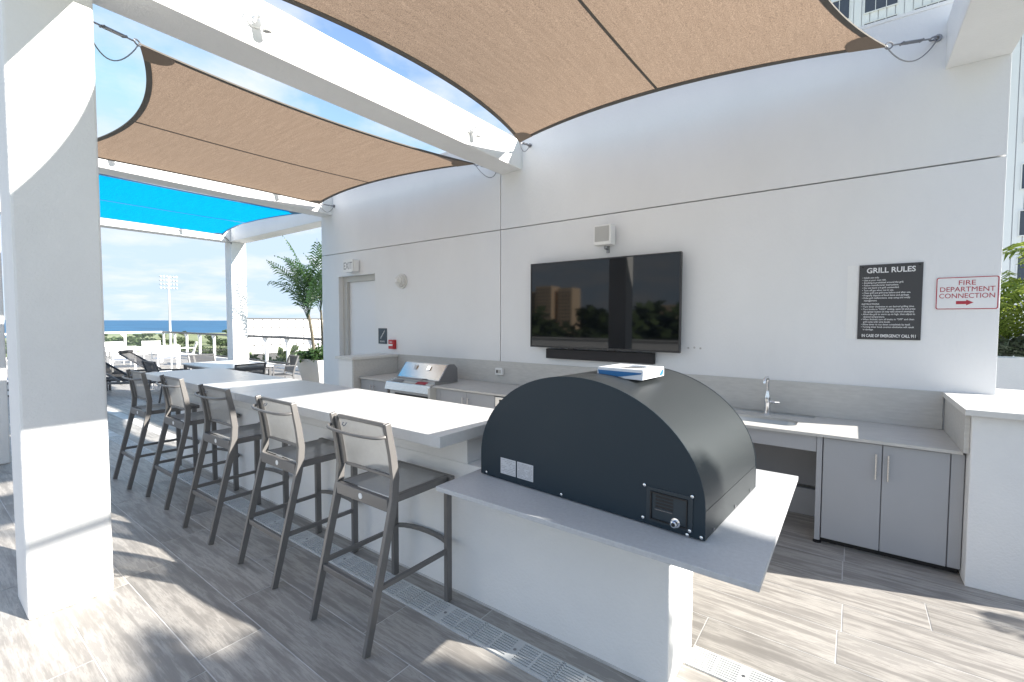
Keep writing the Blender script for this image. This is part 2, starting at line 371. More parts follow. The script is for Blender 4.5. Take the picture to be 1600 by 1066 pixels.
for (a, c, y0, y1) in cand:
    cx, cy = (a + c) / 2, (y0 + y1) / 2
    d = cam_to_world(Vector((0, 0, 1))); rx = Vector((cx, cy, -1.7))
    fz = rx.dot(d); sx = rx.dot(rt)
    vis = fz > 0.3 and abs(sx) < 1.2 * fz + 0.8
    cand2.append((0 if vis else 1, cx * cx + cy * cy, a, c, y0, y1))
cand2.sort()
rest = BM(); nt_ = 0
for (nv, dd, a, c, y0, y1) in cand2:
    full = abs((c - a) - TL) < 1e-4 and abs((y1 - y0) - TW) < 1e-3
    cx, cy = (a + c) / 2, (y0 + y1) / 2
    if nv == 0 and nt_ < 298:
        if full:
            if tile_first[0]: o = tile0; tile_first[0] = False
            else: o = tile0.copy(); COL.objects.link(o)
        else:
            o = finish('tile', B(-(c - a) / 2 + G / 2, (c - a) / 2 - G / 2, -(y1 - y0) / 2 + G / 2, (y1 - y0) / 2 - G / 2, -0.0010, 0), M['tile'])
        o.location = (cx, cy, random.uniform(0.0, 0.0005)); o.parent = floor; nt_ += 1
    else: box(rest, a + G / 2, c - G / 2, y0 + G / 2, y1 - G / 2, -0.0010, 0)
o = finish('tile_field', rest, M['tile']); o.parent = floor; o['kind'] = 'stuff'

# building below the deck
po = thing('podium_building', 'white building block that carries the roof deck, seen below the railing', 'building', (-12, 1, -22))
part('wall', B(X_END + 0.05, 11.95, -6.45, Y_END - 0.05, -22, -0.31), M['facade'], po)

# ---------------------------------------------------------------- rear wall
WL, WR, WT = -8.16, 0.876, 4.14
wall = thing('rear_wall', 'long white stucco wall carrying the television and the signs', 'wall', (-3.6, YW, 0))
def wallpanel(x0, x1, z0, z1, cut=None):
    if not cut: part('wall_panel', B(x0, x1, YW, YW + 0.05, z0, z1), M['stucco_wall'], wall, bevel=0.002)
    else:
        b = BM(); cx0, cx1, cz = cut
        box(b, x0, cx0, YW, YW + 0.05, z0, z1); box(b, cx1, x1, YW, YW + 0.05, z0, z1); box(b, cx0, cx1, YW, YW + 0.05, cz, z1)
        bmesh.ops.remove_doubles(b, verts=b.verts, dist=1e-4)
        part('wall_panel', b, M['stucco_wall'], wall)
wallpanel(WL, -3.842, 2.929, WT); wallpanel(-3.830, WR, 2.929, WT)
wallpanel(WL, -3.842, 0, 2.917, cut=(-7.62, -6.545, 2.50)); wallpanel(-3.830, WR, 0, 2.917)
b = BM(); box(b, WL + 0.003, -7.62, YW + 0.05, YW + 0.36, 0, WT - 0.002); box(b, -6.545, WR - 0.003, YW + 0.05, YW + 0.36, 0, WT - 0.002); box(b, -7.62, -6.545, YW + 0.05, YW + 0.36, 2.50, WT - 0.002)
part('core', b, M['stucco'], wall)
part('coping', B(WL - 0.01, WR + 0.004, YW - 0.004, YW + 0.38, WT, WT + 0.03), M['stucco'], wall, bevel=0.004)
dr = part('door', B(-7.50, -6.545, YW + 0.13, YW + 0.18, 0.01, 2.40), M['door'], wall)
fr = BM(); box(fr, -7.62, -7.50, YW + 0.09, YW + 0.20, 0, 2.5); box(fr, -7.50, -6.545, YW + 0.09, YW + 0.20, 2.40, 2.5)
box(fr, -7.50, -7.47, YW + 0.07, YW + 0.129, 0, 2.40)
part('door_frame', fr, M['doorframe'], wall, bevel=0.003)
hd = BM(); tube(hd, [(-6.65, YW + 0.13, 1.02), (-6.65, YW + 0.06, 1.02), (-6.77, YW + 0.06, 1.02)], 0.011)
part('handle', hd, M['steel'], dr, smooth=True)
# plugged screw holes and a faint patch on the wall
for (x, z) in ((-1.36, 1.425), (-1.30, 1.43), (-1.24, 1.425)):
    part('wall_plug', lathe(BM(), [(0.009, 0), (0.011, -0.003), (0.004, -0.006)], (x, YW, z), 8, 'y'), M['concrete'], wall)

# ---------------------------------------------------------------- pergola
per = thing('pergola', 'white concrete pergola frame over the kitchen and the bar', 'pergola', (-5.9, 0.58, 0))
BZ, BT = 3.65, 4.01
bx = [(0.52, 0.876), (-3.825, -3.485), (-8.13, -7.785), (-12.44, -12.40 + 0.0)]
bx[3] = (-12.80, -12.45)
for i, (x0, x1) in enumerate(bx):
    part('beam', B(x0, x1, 0.40, YW if i < 3 else 5.05, BZ, BT), M['stucco'], per, bevel=0.006)
for (x0, x1) in [(bx[1][1], bx[0][0]), (bx[2][1], bx[1][0]), (bx[3][1], bx[2][0])]:
    part('beam', B(x0 + 0.002, x1 - 0.002, 0.42, 0.76, BZ + 0.02, BT - 0.02), M['stucco'], per, bevel=0.006)
part('beam', B(bx[3][0], WL - 0.012, 5.055, 5.40, BZ, BT), M['stucco'], per, bevel=0.006)
for (x0, x1, y0, y1) in [(0.32, 0.69, 0.395, 0.77), (-4.05, -3.68, 0.395, 0.77), (-8.33, -7.96, 0.395, 0.77), (-12.83, -12.46, 0.395, 0.77), (-12.83, -12.475, 5.06, 5.415)]:
    part('column', B(x0, x1, y0, y1, 0, BZ - 0.001), M['stucco'], per, bevel=0.014)
part('column', B(WL - 0.30, WL - 0.012, 5.06, 5.395, 0, BZ - 0.001), M['stucco'], per, bevel=0.008) if False else None

# ================================================================== KITCHEN RUN
CZ = 0.853; YC = 4.14
kit = thing('kitchen_counter', 'long grey outdoor kitchen counter under the television with sink and cabinets', 'counter', (-2.7, 4.5, 0))
SX0, SX1, SY0, SY1 = -0.875, -0.345, 4.30, 4.60
gx0, gx1 = -5.24, -4.37
b = BM()
def rrect(x0, x1, y0, y1, r, n=6):
    p = []
    for cx, cy, a0 in ((x1 - r, y1 - r, 0), (x0 + r, y1 - r, 90), (x0 + r, y0 + r, 180), (x1 - r, y0 + r, 270)):
        for i in range(n + 1): a = R(a0 + 90 * i / n); p.append((cx + r * math.cos(a), cy + r * math.sin(a)))
    return p
# top with an oval-cornered sink cut-out
top = BM(); box(top, -5.945, gx0, YC, YW, CZ - 0.022, CZ); box(top, gx0, gx1, 4.62, YW, CZ - 0.022, CZ)
box(top, gx1, SX0 - 0.1, YC, YW, CZ - 0.022, CZ); box(top, SX1 + 0.1, 0.606, YC, YW, CZ - 0.022, CZ)
inner = rrect(SX0, SX1, SY0, SY1, 0.10); outer = []
X0, X1 = SX0 - 0.1, SX1 + 0.1
for (x, yv) in inner:
    cx, cy = (SX0 + SX1) / 2, (SY0 + SY1) / 2; dx, dy = x - cx, yv - cy
    tx = ((X1 - cx) if dx > 0 else (X0 - cx)) / dx if abs(dx) > 1e-6 else 1e9
    ty = ((YW - cy) if dy > 0 else (YC - cy)) / dy if abs(dy) > 1e-6 else 1e9
    t = min(tx, ty); outer.append((cx + dx * t, cy + dy * t))
def ringplate(b, outer, inner, z):
    vo = [b.verts.new((*p, z)) for p in outer]; vi = [b.verts.new((*p, z)) for p in inner]; k = len(vo)
    for i in range(k): b.faces.new((vo[i], vo[(i + 1) % k], vi[(i + 1) % k], vi[i]))
    return vo, vi
v1 = ringplate(top, outer, inner, CZ); v2 = ringplate(top, outer, inner, CZ - 0.022); k = len(inner)
for i in range(k): top.faces.new((v1[1][i], v1[1][(i + 1) % k], v2[1][(i + 1) % k], v2[1][i]))
cs = {}
for s in (v1[0], v2[0]):
    pass
for (cx_, cy_) in ((X0, YC), (X1, YC), (X0, YW), (X1, YW)):
    for z_ in (CZ, CZ - 0.022):
        # corner triangles left by the radial projection
        s = v1[0] if z_ == CZ else v2[0]
        q = sorted(s, key=lambda v: (v.co.x - cx_) ** 2 + (v.co.y - cy_) ** 2)
        ex = [v for v in s if abs(v.co.x - cx_) < 1e-4]; ey = [v for v in s if abs(v.co.y - cy_) < 1e-4]
        if ex and ey:
            a = min(ex, key=lambda v: abs(v.co.y - cy_)); c = min(ey, key=lambda v: abs(v.co.x - cx_))
            if a is not c and (a.co - Vector((cx_, cy_, z_))).length > 1e-4 and (c.co - Vector((cx_, cy_, z_))).length > 1e-4:
                top.faces.new((a, top.verts.new((cx_, cy_, z_)), c))
box(top, X0, X1, YC - 0.0015, YC, CZ - 0.022, CZ)
part('countertop', top, M['splash'], kit)
sk = BM()
rim = rrect(SX0 - 0.006, SX1 + 0.006, SY0 - 0.006, SY1 + 0.006, 0.10); bot = rrect(SX0 + 0.03, SX1 - 0.03, SY0 + 0.03, SY1 - 0.03, 0.08)
va = [sk.verts.new((*p, CZ - 0.0235)) for p in rim]; vb = [sk.verts.new((*p, CZ - 0.18)) for p in bot]
for i in range(len(va)): sk.faces.new((va[i], va[(i + 1) % len(va)], vb[(i + 1) % len(va)], vb[i]))
sk.faces.new(vb)
snk = part('sink', sk, M['steel_rough'], kit, smooth=True)
part('sink_drain', lathe(BM(), [(0.04, CZ - 0.179), (0.04, CZ - 0.176), (0.02, CZ - 0.177)], (-0.61, 4.45, 0), 14), M['chrome'], snk)
part('backsplash', B(-5.945, 0.590, YW - 0.02, YW - 0.0015, CZ + 0.001, 1.153), M['splash'], kit, bevel=0.002)
def cabinet_door(x0, x1, z0, z1, handle=None, y=4.17):
    d = part('cabinet_door', B(x0, x1, y, y + 0.02, z0, z1), M['cabinet'], kit, bevel=0.0025)
    if handle is not None:
        hb = BM(); tube(hb, [(handle, y - 0.035, 0.575), (handle, y - 0.035, 0.76)], 0.0065, 10)
        for z in (0.60, 0.735): tube(hb, [(handle, y - 0.035, z), (handle, y, z)], 0.005, 8)
        part('handle', hb, M['steel'], d, smooth=True)
cabinet_door(-0.150, 0.196, 0.052, 0.822, 0.164); cabinet_door(0.201, 0.550, 0.052, 0.822, 0.232)
part('filler_panel', B(0.556, 0.622, 4.175, 4.20, 0.052, 0.825), M['cabinet'], kit, bevel=0.002)
part('side_panel', B(-0.192, -0.156, 4.165, 4.85, 0.03, 0.829), M['cabinet'], kit, bevel=0.002)
part('foot', lathe(BM(), [(0.028, 0), (0.028, 0.012), (0.015, 0.02), (0.015, 0.031)], (-0.174, 4.20, 0), 14), M['black'], kit, smooth=True)
part('toe_kick', B(-0.155, 0.62, 4.23, 4.25, 0.0, 0.10), M['black'], kit)
part('carcass', B(-0.15, 0.60, 4.192, 4.85, 0.06, 0.828), M['cab_dark'], kit)
part('apron', B(-1.10, -0.194, 4.175, 4.195, 0.705, 0.829), M['cabinet'], kit, bevel=0.002)
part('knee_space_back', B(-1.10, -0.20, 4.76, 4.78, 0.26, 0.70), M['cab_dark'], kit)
part('knee_space_skirting', B(-1.10, -0.20, 4.73, 4.757, 0.0, 0.235), M['cabinet'], kit, bevel=0.002)
part('side_panel', B(-1.135, -1.10, 4.165, 4.85, 0.03, 0.829), M['cabinet'], kit)
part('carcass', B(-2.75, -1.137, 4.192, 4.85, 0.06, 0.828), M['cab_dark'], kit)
for i in range(4): cabinet_door(-2.74 + i * 0.40, -2.345 + i * 0.40, 0.10, 0.822, -2.37 + i * 0.40 if i % 2 == 0 else -2.31 + i * 0.40 - 0.0)
part('carcass', B(-4.34, -3.345, 4.192, 4.85, 0.06, 0.828), M['cab_dark'], kit)
cabinet_door(-4.237, -3.790, 0.10, 0.822, -3.83); cabinet_door(-3.785, -3.345, 0.10, 0.822, -3.745)
part('filler_panel', B(-4.355, -4.242, 4.173, 4.19, 0.10, 0.822), M['cabinet'], kit)
part('carcass', B(-5.94, -5.31, 4.192, 4.85, 0.06, 0.828), M['cab_dark'], kit)
cabinet_door(-5.93, -5.622, 0.10, 0.822, -5.655); cabinet_door(-5.617, -5.315, 0.10, 0.822, -5.585)
part('toe_kick', B(-5.94, -1.137, 4.23, 4.25, 0.0, 0.10), M['black'], kit)

# faucet
fa = thing('kitchen_faucet', 'tall chrome faucet with side lever standing behind the sink', 'faucet', (-0.605, 4.74, CZ))
part('base', lathe(BM(), [(0.030, 0), (0.030, 0.004), (0.026, 0.008), (0.024, 0.10), (0.026, 0.14), (0.022, 0.17), (0.014, 0.20), (0.012, 0.22)], n=20), M['chrome'], fa, smooth=True, world=False)
sp = BM(); tube(sp, [(0, 0, .2), (0, 0, .30), (0, -.006, .325), (0, -.03, .342), (-0.004, -.09, .345), (-0.006, -.15, .338), (-.006, -.165, .32), (-.006, -.167, .30)], 0.0125, 12)
part('spout', sp, M['chrome'], fa, smooth=True, world=False)
lv = BM(); tube(lv, [(0.02, 0, 0.115), (0.055, 0, 0.115)], 0.014, 12); tube(lv, [(0.055, 0, 0.115), (0.10, -0.01, 0.12)], 0.0065, 8)
part('lever', lv, M['chrome'], fa, smooth=True, world=False)

# low walls at the two ends of the counter
lw = thing('low_wall', 'white low wall with pale stone cap at the right end of the counter', 'wall', (0.9, 4.4, 0))
part('body', B(0.627, 1.35, 4.055, YW - 0.003, 0, 1.113), M['stucco'], lw, bevel=0.006)
part('cladding', B(0.600, 0.625, 4.09, YW - 0.003, CZ + 0.001, 1.113), M['splash'], lw)
part('cap', B(0.584, 1.38, 3.99, YW - 0.002, 1.1145, 1.153), M['cap'], lw, bevel=0.003)
part('end_cap', B(0.880, 1.38, YW - 0.002, YW + 0.5, 1.1145, 1.153), M['cap'], lw)
part('body', B(0.885, 1.35, YW - 0.001, YW + 0.48, 0, 1.113), M['stucco'], lw)
lw = thing('low_wall', 'white low wall with stone cap left of the steel grill by the exit door', 'wall', (-6.15, 4.5, 0))
part('body', B(-6.33, -5.985, 4.055, YW - 0.003, 0, 1.113), M['stucco'], lw, bevel=0.005)
part('cladding', B(-5.983, -5.950, 4.055, YW - 0.003, 0, 1.113), M['splash'], lw)
part('cap', B(-6.37, -5.925, 4.02, YW - 0.002, 1.1145, 1.153), M['cap'], lw, bevel=0.003)

# ---------------------------------------------------------------- grill
gr = thing('built_in_grill', 'stainless steel built-in grill with closed slanted hood', 'grill', (-4.83, 4.4, 0))
side = [(4.20, .858), (4.20, .89), (4.27, .90), (4.43, 1.10), (4.46, 1.112), (4.55, 1.105), (4.61, 1.05), (4.62, .858)]
part('hood', prism(BM(), [(y, z) for y, z in side[2:7]] + [(4.61, .90)], 'x', gx0 + 0.03, gx1 - 0.005), M['steel'], gr, bevel=0.006)
for xa, xb in ((gx1 - 0.004, gx1 + 0.012), (gx0 + 0.012, gx0 + 0.029)): part('hood_side', prism(BM(), side[1:], 'x', xa, xb), M['steel_dark'], gr)
part('firebox', B(gx0 + 0.03, gx1 - 0.006, 4.20, 4.61, 0.60, 0.899), M['steel_rough'], gr)
part('control_panel', prism(BM(), [(4.215, .885), (4.10, .850), (4.07, .745), (4.11, .735), (4.21, .80)], 'x', gx0 - 0.01, gx1 + 0.01), M['steel'], gr, bevel=0.005)
part('front_panel', B(gx0, gx1, 4.16, 4.19, 0.14, 0.735), M['steel_rough'], gr, bevel=0.004)
part('drip_slot', B(gx0 + 0.12, gx1 - 0.08, 4.148, 4.162, 0.665, 0.695), M['black'], gr)
hb = BM(); tube(hb, [(gx0 + .18, 4.15, .92), (gx1 - .18, 4.15, .92)], 0.013, 12)
for x in (gx0 + .2, gx1 - .2): tube(hb, [(x, 4.15, .92), (x, 4.25, .91)], .009, 8)
part('handle', hb, M['steel_dark'], gr, smooth=True)
for x, mt in ((gx0 + 0.10, 'cab_dark'), (gx1 - 0.30, 'redink')):
    part('control_display', prism(BM(), [(4.19, .8785), (4.125, .8588), (4.124, .862), (4.189, .882)], 'x', x, x + 0.18), M[mt], gr)
for x in (gx0 + .30, gx1 - .30):
    part('hood_badge', prism(BM(), [(4.36, 1.018), (4.40, 1.068), (4.392, 1.074), (4.352, 1.024)], 'x', x - .03, x + .03), M['chrome'], gr)
part('knob', lathe(BM(), [(0.035, 0), (0.035, -0.02), (0.02, -0.03)], (-4.83, 4.15, .64), 16, 'y'), M['black'], gr, smooth=True)
part('side_gasket', B(gx1 + 0.012, gx1 + 0.05, 4.06, 4.19, 0.66, 0.83), M['doorframe'], gr)

# under-counter ice maker
im = thing('ice_maker', 'stainless under-counter ice maker with dark display below the counter', 'ice maker', (-3.05, 4.3, 0))
part('body', B(-3.34, -2.76, 4.19, 4.80, 0.02, 0.815), M['steel_dark'], im)
part('front_panel', B(-3.335, -2.765, 4.165, 4.188, 0.70, 0.812), M['steel'], im, bevel=0.003)
part('display', B(-3.27, -3.17, 4.158, 4.166, 0.74, 0.785), M['black'], im)
gl = BM()
for i in range(9): box(gl, -3.31 + i * 0.06, -3.285 + i * 0.06, 4.16, 4.188, 0.12, 0.68)
part('grille', gl, M['steel'], im)
part('grille_backing', B(-3.33, -2.77, 4.186, 4.1895, 0.11, 0.69), M['black'], im)

# ================================================================== WALL FITTINGS
tv = thing('television', 'large flat television hanging on the wall, switched off and reflecting', 'television', (-2.40, YW, 1.4))
TX0, TX1, TZ0, TZ1, TY = -3.29, -1.425, 1.385, 2.425, YW - 0.13
TX0, TX1 = -3.255, -1.41
TZ0, TZ1 = 1.375, 2.41
part('casing', B(TX0, TX1, TY + 0.012, TY + 0.05, TZ0, TZ1), M['frame_tv'], tv, bevel=0.004)
fb = BM(); t_ = 0.013
box(fb, TX0, TX1, TY, TY + 0.012, TZ0, TZ0 + 0.02); box(fb, TX0, TX1, TY, TY + 0.012, TZ1 - t_, TZ1); box(fb, TX0, TX0 + t_, TY, TY + 0.012, TZ0 + 0.02, TZ1 - t_); box(fb, TX1 - t_, TX1, TY, TY + 0.012, TZ0 + 0.02, TZ1 - t_)
part('bezel', fb, M['frame_tv'], tv)
part('screen', B(TX0 + t_, TX1 - t_, TY + 0.006, TY + 0.0119, TZ0 + 0.02, TZ1 - t_), M['screen'], tv)
part('wall_bracket', B(-2.65, -2.05, TY + 0.05, YW - 0.001, 1.6, 2.2), M['black'], tv)
for x in (-2.72, -2.20):
    part('sensor_lug', B(x, x + 0.07, TY + 0.01, TY + 0.03, TZ0 - 0.012, TZ0), M['black'], tv)
sb = thing('soundbar', 'long black soundbar fixed below the television', 'soundbar', (-2.4, YW, 1.23))
part('body', B(-3.06, -1.70, YW - 0.075, YW - 0.002, 1.238, 1.358), M['fabric_black'], sb, bevel=0.008)
spk = thing('wall_speaker', 'small white square outdoor speaker mounted above the television', 'speaker', (-2.28, YW, 2.66))
part('cabinet', B(-2.375, -2.165, YW - 0.17, YW - 0.04, 2.55, 2.775), M['white'], spk, bevel=0.012)
part('grille', B(-2.355, -2.185, YW - 0.176, YW - 0.1705, 2.59, 2.755), M['greymesh'], spk)
part('bracket', tube(tube(BM(), [(-2.27, YW, 2.52), (-2.27, YW - 0.09, 2.52), (-2.27, YW - .09, 2.55)], 0.012), [(-2.27, YW - .005, 2.56), (-2.27, YW - .005, 2.48)], 0.02), M['steel_dark'], spk)

ex = thing('exit_sign', 'white EXIT sign mounted above the steel door', 'exit sign', (-7.14, YW, 2.66))
part('housing', B(-7.26, -6.97, YW - 0.12, YW - 0.002, 2.55, 2.765), M['white'], ex, bevel=0.02)
part('face', prism(BM(), rrect(-7.27, -6.98, 2.545, 2.77, 0.03, 4), 'y', YW - 0.135, YW - 0.121), M['white'], ex)
text('lettering', 'EXIT', 0.175, (-7.125, YW - 0.1355, 2.597), M['greyink'], ex, sx=0.72, bold=0.002)
st = thing('fire_strobe', 'round off-white alarm horn and strobe on the wall right of the door', 'alarm', (-5.83, YW, 2.33))
part('base_ring', lathe(BM(), [(0.12, 0), (0.12, -0.03), (0.09, -0.032)], (-5.84, YW, 2.335), 24, 'y'), M['cap'], st, smooth=True)
part('horn', lathe(BM(), [(0.095, -0.03), (0.095, -0.07), (0.075, -0.075), (0.075, -0.095), (0.045, -0.1), (0.04, -0.115), (0.02, -0.12)], (-5.84, YW, 2.335), 24, 'y'), M['cap'], st, smooth=True)
part('lens', B(-5.865, -5.815, YW - 0.135, YW - 0.118, 2.31, 2.36), M['white'], st, bevel=0.006)
ss = thing('stair_sign', 'dark navy stair sign beside the door', 'sign', (-6.35, YW, 1.44))
part('plate', B(-6.455, -6.24, YW - 0.012, YW - 0.001, 1.31, 1.57), M['navy'], ss)
zig = BM()
for i in range(5):
    x, z = -6.405 + i * 0.022, 1.40 + i * 0.026
    box(zig, x, x + 0.028, YW - 0.015, YW - 0.0125, z, z + 0.008); box(zig, x + 0.020, x + 0.028, YW - 0.0148, YW - 0.0126, z, z + 0.032)
part('pictogram', zig, M['ink'], ss)
text('lettering', 'STAIRS', 0.04, (-6.347, YW - 0.0135, 1.335), M['ink'], ss, sx=1.0)
fp = thing('fire_pull_station', 'red fire alarm pull box above the low wall cap', 'fire alarm', (-6.06, YW, 1.3))
part('box', B(-6.13, -6.00, YW - 0.065, YW - 0.001, 1.235, 1.385), M['red'], fp, bevel=0.006)
part('pull_handle', B(-6.115, -6.015, YW - 0.078, YW - 0.066, 1.285, 1.315), M['white'], fp, bevel=0.003)
text('lettering', 'FIRE', 0.035, (-6.065, YW - 0.0665, 1.335), M['ink'], fp)
ob = thing('outlet_box', 'small white weatherproof outlet box on the backsplash', 'outlet', (-3.82, YW, 1.02))
part('box', B(-3.875, -3.755, YW - 0.065, YW - 0.021, 0.97, 1.065), M['white'], ob, bevel=0.006)
part('window', B(-3.86, -3.775, YW - 0.068, YW - 0.0655, 0.995, 1.04), M['doorframe'], ob)
part('socket', B(-3.85, -3.83, YW - 0.071, YW - 0.0685, 1.0, 1.035), M['black'], ob)

# grill rules sign
gs = thing('grill_rules_sign', 'charcoal sign with white print headed GRILL RULES', 'sign', (0.235, YW, 1.86))
part('plate', B(0.036, 0.441, YW - 0.010, YW - 0.001, 1.553, 2.177), M['signgrey'], gs)
yt = YW - 0.0110
text('headline', 'GRILL RULES', 0.060, (0.24, yt, 2.108), M['ink'], gs, sx=0.93, bold=0.0012)
rules = ("\u2022 Adult use only.\n\u2022 Use at your own risk.\n\u2022 Smoking is prohibited around the grill.\n\u2022 Follow manufacturer instructions.\n\u2022 Do not leave a lit grill unattended.\n"
 "\u2022 Turn off gas when not in use.\n\u2022 Clean grill and grill area before and after use.\n\u2022 Properly dispose of food items and garbage.\n\u2022 If the grill malfunctions, stop using and notify\n   management.")
inst = ("INSTRUCTIONS\n\u2022 Turn timer clockwise to set desired grilling time.\n\u2022 Turn knobs to \"HIGH\" setting, open lid and press\n   the igniter button (it may take several attempts).\n\u2022 Allow the grill to warm up on high, then adjust to\n   desired temperature.\n"
 "\u2022 When finished, turn all knobs to \"OFF\" and clean\n   grill racks with wire brush.\n\u2022 Allow timer to run down completely by itself.\n\u2022 Turning timer knob counter-clockwise will result\n   in damage.")
text('rules_text', rules, 0.0193, (0.058, yt, 2.063), M['ink'], gs, align='LEFT', sx=0.86, lead=1.1, bold=0.0002)
text('instructions_text', inst, 0.0193, (0.058, yt, 1.842), M['ink'], gs, align='LEFT', sx=0.86, lead=1.1, bold=0.0002)
text('emergency_text', 'IN CASE OF EMERGENCY CALL 911', 0.034, (0.24, yt, 1.573), M['ink'], gs, sx=0.66, bold=0.0008)
for x in (0.058, 0.419):
    for z in (1.572, 2.158):
        part('screw', lathe(BM(), [(0.007, -0.010), (0.007, -0.013), (0.003, -0.014)], (x, YW, z), 10, 'y'), M['black'], gs)
part('tape_residue', B(-0.045, 0.033, YW - 0.002, YW - 0.0006, 1.555, 2.178), M['stucco'], gs)
# fire department connection sign
fs = thing('fire_department_sign', 'white sign with red border reading FIRE DEPARTMENT CONNECTION', 'sign', (0.695, YW, 1.92))
part('plate', prism(BM(), rrect(0.518, 0.871, 1.795, 2.050, 0.016, 4), 'y', YW - 0.006, YW - 0.001), M['stucco_wall'], fs)
def frame_ring(x0, x1, z0, z1, r, t, y0, y1):
    b = BM(); o = rrect(x0, x1, z0, z1, r, 5); i_ = rrect(x0 + t, x1 - t, z0 + t, z1 - t, r - t * .6, 5); k = len(o)
    V = [[b.verts.new((p[0], yy, p[1])) for p in q] for q, yy in ((o, y0), (i_, y0), (i_, y1), (o, y1))]
    for s in range(4):
        A, C = V[s], V[(s + 1) % 4]
        for j in range(k): b.faces.new((A[j], A[(j + 1) % k], C[(j + 1) % k], C[j]))
    return b
part('border', frame_ring(0.522, 0.867, 1.799, 2.046, 0.014, 0.006, YW - 0.0072, YW - 0.0058), M['redink'], fs)
for s, z in (('FIRE', 1.985), ('DEPARTMENT', 1.935), ('CONNECTION', 1.885)):
    text('lettering', s, 0.052, (0.695, YW - 0.0068, z), M['redink'], fs, sx={'FIRE': 1.05, 'DEPARTMENT': 0.94}.get(s, 0.89), bold=0.0)
ar = BM(); prism(ar, [(0.638, 1.838), (0.695, 1.838), (0.695, 1.828), (0.735, 1.850), (0.695, 1.872), (0.695, 1.862), (0.638, 1.862)], 'y', YW - 0.0075, YW - 0.0058)
part('arrow', ar, M['redink'], fs)

# ================================================================== ISLAND
isl = thing('bar_island', 'long white bar island with raised quartz bar top and lower oven counter', 'bar', (-3.6, 2.25, 0))
part('body', B(-6.55, -0.630, 2.05, 2.44, 0, 0.829), M['stucco'], isl, bevel=0.006)
part('upper_body', B(-6.55, -1.86, 2.053, 2.437, 0.83, 1.004), M['stucco'], isl)
def mitre(x0, x1, y0, y1, z0, z1, mat, bev=0.003): return part('bar_slab', B(x0, x1, y0, y1, z0, z1), mat, isl, bevel=bev)
mitre(-4.283, -1.780, 1.745, 2.546, 1.005, 1.07, M['quartz']); mitre(-6.76, -4.286, 1.745, 2.546, 1.005, 1.07, M['quartz'])
part('oven_counter', B(-1.690, -0.215, 1.625, 2.93, 0.830, 0.853), M['slab'], isl, bevel=0.002)
part('skirting_bead', B(-6.55, -0.632, 2.044, 2.0495, 0, 0.012), M['grout'], isl)

# pizza oven (stands on the low counter, slightly turned)
ov = thing('pizza_oven', 'dark domed pizza oven on the grey counter, its flat back towards the camera', 'oven', (-1.030, 1.868, 0.853), rz=R(-4.3))
HW, VH, AH, OD = 0.602, 0.118, 0.470, 0.76
def arch(hw, vh, ah, n=40, z0=0.006):
    return [(-hw, z0)] + [(-hw * math.cos(PI * i / n), vh + ah * math.sin(PI * i / n)) for i in range(n + 1)] + [(hw, z0)]
part('back_plate', prism(BM(), arch(HW, VH, AH), 'y', 0.0, 0.004), M['oven_front'], ov, world=False)
b = BM(); A = arch(HW - .002, VH, AH - .002); v0 = [b.verts.new((x, 0.0045, z)) for x, z in A]; v1_ = [b.verts.new((x, OD, z)) for x, z in A]
for i in range(1, len(A) - 2): b.faces.new((v0[i], v0[i + 1], v1_[i + 1], v1_[i]))
part('dome_shell', b, M['oven_dome'], ov, smooth='all', world=False)
for sx in (-1, 1): part('side_panel', B(sx * (HW - .001), sx * (HW - .006), 0.006, OD, 0.005, VH - .001), M['oven_dome'], ov, world=False)
part('front_plate', prism(BM(), arch(HW, VH, AH), 'y', OD, OD + 0.004), M['oven_front'], ov, world=False)
part('base_plate', B(-HW + .01, HW - .01, 0.01, OD, 0.006, 0.012), M['black'], ov, world=False)
ap = part('access_panel', B(0.385 - .02, 0.575 - .02, -0.004, 0.0, 0.024, 0.166), M['oven_panel'], ov, world=False, bevel=0.001)
b = BM()
PX0, PX1, PZ0, PZ1 = 0.383, 0.535, 0.034, 0.150
box(b, PX0, PX0 + .006, -.010, -.0042, PZ0, PZ1); box(b, PX1 - .004, PX1, -.010, -.0042, PZ0, PZ1); box(b, PX0 + .006, PX1 - .004, -.010, -.0042, PZ0, PZ0 + .004); box(b, PX0 + .006, PX1 - .004, -.0102, -.0042, PZ1 - .006, PZ1)
part('panel_rim', b, M['black'], ap, world=False)
b = BM()
for i in range(4): box(b, 0.405, 0.478, -0.0048, -0.0041, 0.088 + i * 0.0135, 0.096 + i * 0.0135)
part('vent_slot', b, M['black'], ap, world=False)
part('vent_lip', B(0.405, 0.478, -0.012, -0.0041, 0.0805, 0.0825), M['steel_dark'], ap, world=False)
kn = BM(); lathe(kn, [(0.019, -0.004), (0.019, -0.010), (0.0135, -0.011), (0.0135, -0.03), (0.010, -0.033)], (0.490, 0, 0.047), 18, 'y')
part('gas_inlet', kn, M['chrome'], ap, smooth=True, world=False)
part('inlet_bore', lathe(BM(), [(0.0075, -0.0325), (0.0075, -0.0338), (0.003, -0.0339)], (0.490, 0, 0.047), 12, 'y'), M['black'], ap, world=False)
for (x, z) in ((-0.555, 0.022), (-0.06, 0.022), (0.357, 0.168), (0.553, 0.168), (0.352, 0.030), (0.545, 0.030), (0.536, 0.012), (0.59, 0.018)):
    part('screw', lathe(BM(), [(0.0068, -0.004), (0.0068, -0.007), (0.003, -0.009)], (x, 0, z), 10, 'y'), M['chrome'], ov, smooth=True, world=False)
